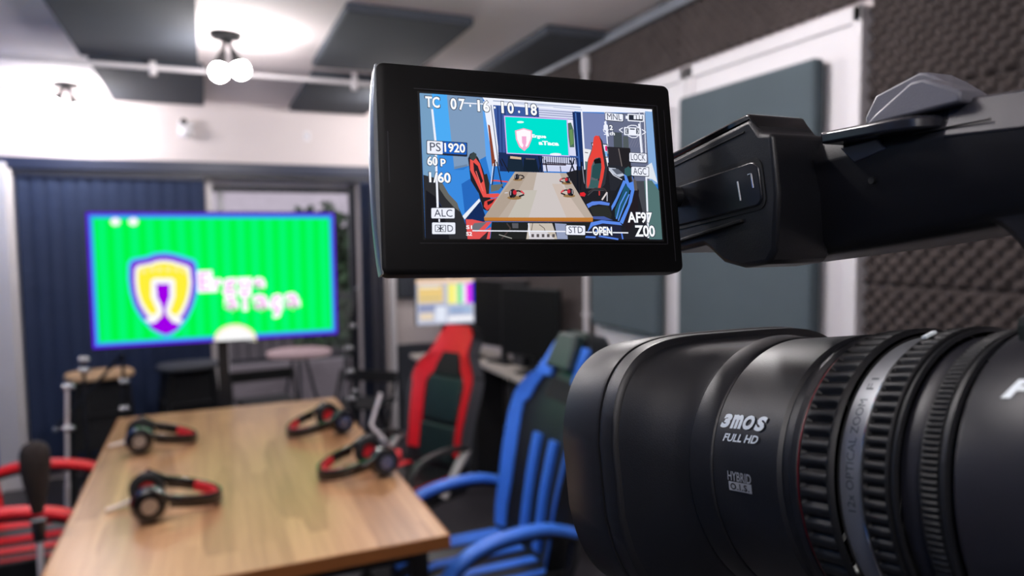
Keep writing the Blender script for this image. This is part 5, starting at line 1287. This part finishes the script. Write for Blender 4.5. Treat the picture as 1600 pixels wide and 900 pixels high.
# barrel and rings
brl = turned('lens_barrel', [(.0507, .0385), (.0510, .0398), (.0505, .0401), (.0435, .0388), (.0430, .0384), (.0428, .0380), (.0424, .0380), (.0420, .0384), (.0180, .0379), (.0172, .0370), (.0146, .0370), (.0138, .0377), (.0122, .0374), (.0118, .0368)], M_body, cc, 200)
turned('red_line', [(.0119, .0366), (.0118, .0373), (.0115, .0373), (.0113, .0366)], M_redline, brl, 160)
fr = turned('focus_ring', [(.0110, .0362), (.0106, .0376), (.0102, .0382), (.0098, .0384), (.0090, .0384), (.0060, .0384), (.0032, .0384), (.0022, .0384), (.0018, .0384), (.0012, .0381), (.0006, .0372)], M_rub, cc, ribs=62, depth=.0012, mid=(4, 7))
turned('smooth_collar', [(.0006, .0360), (.0002, .0366), (.0001, .0360)], M_groove, fr, 160)
sr = turned('silver_scale_ring', [(.0001, .0359), (.0000, .0361), (-.0056, .0361)], M_silver, cc, 200)
turned('bright_edge', [(-.0056, .0361), (-.0058, .0366), (-.0062, .0366), (-.0063, .0360)], M_chrome, sr, 200)
zr = turned('zoom_ring', [(-.0064, .0360), (-.0068, .0372), (-.0074, .0376), (-.0078, .0377), (-.0082, .0377), (-.0110, .0377), (-.0128, .0377), (-.0132, .0377), (-.0137, .0374), (-.0139, .0366)], M_rub, cc, ribs=84, depth=.0010, mid=(4, 6))
turned('zoom_ring_lip', [(-.0139, .0362), (-.0142, .0370), (-.0150, .0371), (-.0153, .0362)], M_body, zr, 160)
turned('ring_channel', [(-.0150, .0352), (-.0155, .0353), (-.0198, .0353), (-.0202, .0350)], M_body2, cc, 160)
ir = turned('iris_ring', [(-.0199, .0350), (-.0201, .0362), (-.0206, .0364), (-.0210, .0364), (-.0232, .0364), (-.0236, .0364), (-.0240, .0362), (-.0242, .0352)], M_rub, cc, ribs=170, depth=.0005, mid=(3, 5))
turned('iris_ring_lip', [(-.0241, .0352), (-.0244, .0361), (-.0256, .0362), (-.0260, .0352)], M_body, ir, 160)
bd = turned('camera_body', [(-.0255, .0345), (-.0272, .0350), (-.0278, .0364), (-.0290, .0369), (-.0400, .0373), (-.095, .0378), (-.0955, .001)], M_body2, cc, 200)
link('lower_body', boxes(((0.01, -.055, -.050), (.070, .13, .040))), M_body, cc, smooth=False, bevel=.006)
link('body_rib', boxes(((0.0, -.062, .034), (.030, .064, .012))), M_body, bd, smooth=False, bevel=.003)
link('tripod_plate', boxes(((0.01, -.055, -.073), (.05, .08, .008))), M_blackm, cc, smooth=False, bevel=.002)

# lettering wrapped round the barrel
def wrap(name, s, y0, ang, w, h, r, m_, parent, bold=0.0, shear=0.0, space=1.0, roll=0, lift=.00012, backing=None, tilt=0.0):
    bm = text_mesh(s, bold, shear, w, h, space)
    if backing:
        bm.free(); bm = bmesh.new()
        nn = 8
        for i in range(nn):
            for j in range(nn):
                q = [((i + a) / nn - .5, (j + b) / nn - .5) for a, b in ((0, 0), (1, 0), (1, 1), (0, 1))]
                bm.faces.new([bm.verts.new((x * w, y * h, 0)) for x, y in q])
    for v in bm.verts:
        x, y = v.co.x, v.co.y
        y += x * tilt
        if roll: x, y = -y, x
        a = math.radians(ang) + y / r
        v.co = Vector((-(r + lift) * math.cos(a), y0 - x, (r + lift) * math.sin(a)))
    return link(name, bm, m_, parent, smooth=False)
R0 = .0383
wrap('lettering', '3', .0388, 26.8, .0042, .0041, R0, M_print, brl, bold=.07, shear=.25)
wrap('lettering', 'm', .0344, 26.7, .0047, .0041, R0, M_print, brl, bold=.06, shear=.25)
wrap('lettering', 'O', .0297, 26.5, .0043, .0041, R0, M_print, brl, bold=.06, shear=.25)
wrap('lettering', 'S', .0251, 26.3, .0043, .0041, R0, M_print, brl, bold=.06, shear=.25)
wrap('lettering', 'FULL HD', .0318, 19.8, .0139, .0022, R0, M_print, brl, bold=.025, shear=.3)
wrap('lettering', 'HYBRID', .0314, 4.5, .0092, .0024, R0 + .00005, M_printg, brl, bold=.015, tilt=-.02)
wrap('print_block', 'x', .0313, .6, .0089, .0024, R0 + .00005, M_printg, brl, backing=True)
wrap('lettering', 'O.I.S.', .0313, .6, .0074, .0017, R0 + .00005, M_groove, brl, bold=.025, space=1.15, lift=.00026)
wrap('engraving', '12x OPTICAL ZOOM', -.0028, 19.0, .0262, .0021, .0361, mat('dark_engraving', (52, 56, 64), .5, var=.02), sr, roll=1, lift=.00008)
wrap('engraving', 'F1', -.0030, 47.0, .0036, .0020, .0361, mat('dark_engraving', (52, 56, 64), .5), sr, roll=1, lift=.00008)
wrap('lettering', 'P', -.0379, 43.0, .0062, .0044, .0373, M_print, bd, bold=.05, shear=.3)
link('index_mark', boxes(((-.0105, -.0085, .03665), (.0040, .0012, .0006), Euler((0, -.28, 0)))), M_print, zr, smooth=False)

# handle
hd = bmesh.new()
cx = .185 - .1674
def sect(y, zt, zb, hw=.0200, hb=.0150, band=.0085):
    zt += .0; m_ = zt - band
    half = [(hb * .8, zt + .0006), (hb, zt), (hw, m_), (hw, m_ - .001), (hw - .0035, zb + .004), (hw - .006, zb + .0008), (hw - .008, zb)]
    return [(cx - a, y, b) for a, b in half] + [(cx + a, y, b) for a, b in half[::-1]]
loft(hd, [sect(.0560, .0985, .0640), sect(.0260, .0978, .0622), sect(.0114, .0962, .0613), sect(-.0058, .0940, .0607), sect(-.0140, .0926, .0605), sect(-.0188, .0915, .0605), sect(-.0300, .0890, .0600), sect(-.0500, .0850, .0590), sect(-.1000, .0790, .0570)])
hn = link('handle', hd, mat('handle_plastic', (24, 24, 28), 0.45, spec=.3, var=0.05, scale=60, bump=0.22, bscale=2600), cc, bevel=.0012)
for p in hn.data.polygons: pass
ub = bmesh.new()
def side(y, zt, zb, x): return [(x, y, zt), (x, y, zb), (x + .003, y, zb), (x + .003, y, zt)]
link('handle_seam', rods(((cx - .0196, -.0060, .0872), (cx - .0196, -.0250, .0842), .00025, .00025, 6)), M_groove, hn)
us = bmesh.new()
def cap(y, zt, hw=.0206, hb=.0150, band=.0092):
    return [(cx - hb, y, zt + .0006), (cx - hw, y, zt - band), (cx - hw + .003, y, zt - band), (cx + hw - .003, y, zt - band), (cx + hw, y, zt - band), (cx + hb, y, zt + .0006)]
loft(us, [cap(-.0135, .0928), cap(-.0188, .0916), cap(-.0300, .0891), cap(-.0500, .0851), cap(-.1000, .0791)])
link('handle_lit_shell', us, mat('lit_shell_plastic', (50, 50, 57), 0.42, spec=.4, var=0.05, scale=60, bump=0.22, bscale=2600), hn, bevel=.0008)  # light on the upper band, put into a paler shell colour
# rear leg of the handle
lg = bmesh.new()
leg_side = [tuple(v)[:2] for v in curve([(-.0110, .0626, 0), (-.0183, .0611, 0), (-.0222, .0568, 0), (-.0253, .0506, 0), (-.0280, .0420, 0), (-.0300, .0250, 0)], 4)]
prism(lg, leg_side + [(-.085, .025), (-.085, .066), (-.010, .066)], 0, cx - .0149, cx + .0149)
link('handle_leg', lg, MATS['handle_plastic'], cc, bevel=.003)
# front block that carries the screen hinge
bx0, bx1 = .150 - .1674, .173 - .1674
bk = bmesh.new()
prism(bk, [(.0255, .0974), (.0262, .0800), (.0300, .0640), (.0334, .0607), (.0440, .0612), (.0525, .0643), (.0590, .0702), (.0610, .0714), (.0790, .0720), (.0820, .0740), (.0830, .0780), (.0830, .1010), (.0820, .1040), (.0345, .1045), (.0330, .1042), (.0300, .0990)], 0, bx0, bx1)
fb = link('hinge_block', bk, M_body, cc, bevel=.0016, seg=3)
cp = bmesh.new()
prism(cp, [(.0300, .0984), (.0335, .1058), (.0350, .1066), (.0800, .1064), (.0815, .1040), (.0345, .1040), (.0320, .0984)], 0, bx0 + .0006, bx1 - .001)
link('glossy_top_cap', cp, M_gloss, fb, bevel=.0007)
link('cap_seam', rods(((bx0 - .0001, .036, .1012), (bx0 - .0001, .079, .1012), .0003, .0003, 6)), M_groove, fb)
# slot cover on the block
def rrect(y0, y1, z0, z1, r, n=5):
    o = []
    for (a, b, s) in ((y1 - r, z1 - r, 0), (y0 + r, z1 - r, 90), (y0 + r, z0 + r, 180), (y1 - r, z0 + r, 270)):
        for k in range(n):
            t = math.radians(s + 90 * k / (n - 1)); o.append((a + r * math.cos(t), b + r * math.sin(t)))
    return o
sk = lambda pts: [(y, z + (y - .033) * .06) for y, z in pts]
rim = bmesh.new(); prism(rim, sk(rrect(.0305, .0760, .0768, .0926, .0035)), 0, bx0 - .0003, bx0 + .002)
link('slot_groove', rim, M_groove, fb)
sl = bmesh.new(); prism(sl, sk(rrect(.0316, .0750, .0780, .0914, .003)), 0, bx0 - .0008, bx0 + .002)
sd = link('slot_cover', sl, M_gloss if False else mat('smooth_black_cover', (24, 25, 30), .28, var=.03), fb, bevel=.0005)
link('latch', rods(((bx0 - .0009, .0405, .0872), (bx0 - .0009, .0402, .0812), .0003, .0003, 6), ((bx0 - .0009, .0345, .0880), (bx0 - .0009, .0358, .0880), .0003, .0003, 6), ((bx0 - .0009, .0345, .0880), (bx0 - .0009, .0343, .0836), .0003, .0003, 6)), M_chrome, sd)
link('block_ledge', boxes(((bx0 - .0003, .058, .0752), (.002, .034, .0011))), M_groove, fb, smooth=False, bevel=.0003)
# control plate along the handle front
pl = bmesh.new()
pts = [tuple(v)[:2] for v in curve([(cx - .0260, .0170, 0), (cx - .0260, .0060, 0), (cx - .0258, -.0030, 0), (cx - .0240, -.0090, 0), (cx - .0195, -.0125, 0)], 4)]
A_ = [pl.verts.new((x, y, .0886 + y * .175)) for x, y in pts + [(cx + .019, -.0125), (cx + .019, .0170)]]
B_ = [pl.verts.new((x, y, .0921 + y * .175)) for x, y in pts + [(cx + .019, -.0125), (cx + .019, .0170)]]
pl.faces.new(A_[::-1]); pl.faces.new(B_)
for i in range(len(A_)):
    j = (i + 1) % len(A_); pl.faces.new((A_[i], A_[j], B_[j], B_[i]))
link('control_plate', pl, mat('dark_glossy_grey', (34, 35, 42), .22, var=.03), hn, bevel=.0008)
pd = bmesh.new()
prism(pd, [(.0160, .0905), (.0040, .0892), (.0015, .0856), (.0120, .0850)], 0, cx - .0203, cx - .0150)
link('side_glint', pd, mat('side_glint_grey', (84, 80, 86), .45, var=.04), hn, bevel=.0004)  # light caught on the bevel, painted as a paler slab
link('screw', rods(((cx - .0196, .0080, .0790), (cx - .0150, .0080, .0790), .0010)), M_groove, hn)
# accessory shoe on top of the handle
def wedge(name, prof, x0, x1, m_):
    bm = bmesh.new(); prism(bm, prof, 0, x0, x1); return link(name, bm, m_, hn, bevel=.0008, seg=2)
wedge('shoe_lobe', [(.0150, .0960), (.0150, .0995), (.0105, .1045), (-.0028, .1055), (-.0048, .1048), (-.0088, .1010), (-.0150, .0940), (-.0150, .0915)], .175 - .1674, .186 - .1674, M_hgrey)
wedge('shoe_lobe', [(.0080, .0940), (.0040, .0962), (-.0070, .1004), (-.0105, .0999), (-.0135, .0976), (-.0190, .0935), (-.0190, .0905)], .1655 - .1674, .1755 - .1674, M_hgrey)
link('shoe_clip', boxes(((.169 - .1674, -.0095, .0944), (.0012, .0125, .0012), Euler((.16, 0, 0)))), M_chrome, hn, smooth=False)

# viewfinder screen on its hinge
scr_w = Matrix(((.9957, .0331, -.0865, .0594), (-.0911, .1832, -.9788, .2052), (-.0165, .9825, .1854, 1.6426), (0, 0, 0, 1)))
scr_l = CAMC.inverted() @ scr_w
vf = bpy.data.objects.new('viewfinder_screen', None); COL.objects.link(vf); vf.parent = cc; vf.empty_display_size = .02
vf.matrix_local = scr_l
# sub-parts, millimetres from the top left corner of the picture
def mmb(name, a, b, m_, bevel=0.0, seg=3):
    return link(name, sp([v / 1000 for v in a], [v / 1000 for v in b]), m_, vf, smooth=True, bevel=bevel, seg=seg)
hs = bmesh.new()
def rr2(x0, x1, y0, y1, r, z, n=6):
    o = []
    for (a, b, s) in ((x1 - r, y1 - r, 0), (x0 + r, y1 - r, 90), (x0 + r, y0 + r, 180), (x1 - r, y0 + r, 270)):
        for k in range(n):
            t = math.radians(s + 90 * k / (n - 1)); o.append(((a + r * math.cos(t)) / 1000, (b + r * math.sin(t)) / 1000, z / 1000))
    return o
loft(hs, [rr2(-11.5, 82.5, -52.5, 7.6, 1.8, .95), rr2(-12.3, 83.3, -53.4, 8.5, 2.2, .6), rr2(-12.5, 83.5, -53.6, 8.8, 2.4, -.4), rr2(-12.5, 83.5, -53.6, 8.8, 2.4, -6.0), rr2(-11.0, 82, -52, 7.4, 2.4, -8.0)])
link('screen_housing', hs, M_gloss2 if False else mat('black_screen_housing', (5, 5, 6), .5, var=.02, spec=.2), vf)
pt = bmesh.new(); rg = []
for k in range(17):
    q = k / 16; yy = (8.4 - 61.6 * q) / 1000; bx_ = -(12.4 + 2.0 * math.sin(PI * (q * .98 + .01)) ** .7) / 1000
    rg.append([(bx_, yy, -.0068), (-.012, yy, -.0068), (-.012, yy, .0), (bx_ * .6 + -.0124 * .4, yy, .0), (bx_, yy, -.0012)])
loft(pt, rg)
link('side_trim', pt, mat('silver_grey_trim', (150, 156, 160), .3, .7, var=.05, scale=200, bump=.3, bscale=2500), vf)
fr_ = bmesh.new()
for a, b in (((-1.6, 1.2), (78, 1.45)), ((-1.6, -44.6), (78, -44.4)), ((78.2, -44.5), (78.45, 1.4)), ((80.6, -50), (80.8, 0)), ((-9.8, -27), (-9.5, -12))):
    span(fr_, (a[0] / 1000, a[1] / 1000, .0009), (b[0] / 1000, b[1] / 1000, .00102))
link('bezel_lines', fr_, mat('grey_bezel_line', (44, 44, 50), .4, var=.02), vf, smooth=False)
bk_ = bmesh.new(); span(bk_, (-.0006, -.0436, .0006), (.0770, .0006, .00098)); link('screen_glass', bk_, M_groove, vf, smooth=False)
M_lcd = screen_mat('viewfinder_ink', 1.0)
lp = lambda x, y, d: (x / 1000, y / 1000, .00100 + d)
picture('display_picture', DISPLAY_PICTURE, M_lcd, vf, lp, dz=.0000012)
Z1 = .0000012 * (len(DISPLAY_PICTURE) + 10)
picture('display_icons', DISPLAY_ICONS, M_lcd, vf, lp, z0=Z1, dz=.000001)
Z2 = .00100 + Z1 + .000001 * (len(DISPLAY_ICONS) + 20)
G = {'w': glow('display_white', (248, 250, 255), 1.05), 'd': glow('display_dark', (52, 58, 80), 1.0), 't': glow('display_white', (248, 250, 255), 1.05), 'k': glow('display_outline', (48, 54, 72), 1.0)}
for s, x, y, h, c, w in DISPLAY_TEXT:
    passes = [('k', .05, .0, .45)] if c == 'w' and h > 1.3 else []
    for key, bold, up, ex in passes + [(c, .028 if c != 'd' else .0, .00001, 0.0)]:
        if c == 't': bold = .05
        bm = text_mesh(s, bold, 0, (w + ex) / 1000 if w else None, (h + ex) / 1000)
        for v in bm.verts: v.co = Vector((x / 1000 + v.co.x, y / 1000 + v.co.y, Z2 + up))
        link('display_lettering', bm, G[key], vf, smooth=False)
link('screen_hinge', rods(((.081, -.040, -.006), (.081, -.012, -.006), .0045, .0045, 20), ((.083, -.026, -.0100), (.0925, -.026, -.0100), .0035, .0035, 20)), M_body, vf)

# tripod under the camcorder
tp = empty('tripod', 'black tripod carrying the camcorder, below the frame', 'tripod', (0.177, 0.05, 0))
Zt = 1.462
link('head', boxes(((0, 0, Zt - .014), (.06, .08, .02)), ((0, 0, Zt - .06), (.045, .045, .08))), M_blackm, tp, smooth=False, bevel=.004)
link('centre_column', rods(((0, 0, .75), (0, 0, Zt - .09), .016)), M_black, tp)
link('crown', rods(((0, 0, 1.22), (0, 0, 1.28), .045)), M_blackm, tp)
for k in range(3):
    a = 2 * PI * k / 3 + PI / 2
    l = link('leg', rods(((.03 * math.cos(a), .03 * math.sin(a), 1.25), (.25 * math.cos(a), .25 * math.sin(a), .55), .016), ((.25 * math.cos(a), .25 * math.sin(a), .55), (.42 * math.cos(a), .42 * math.sin(a), .012), .011)), M_black, tp)
    bm = bmesh.new(); ball(bm, (.42 * math.cos(a), .42 * math.sin(a), .014), .014); link('rubber_foot', bm, M_blackm, l)
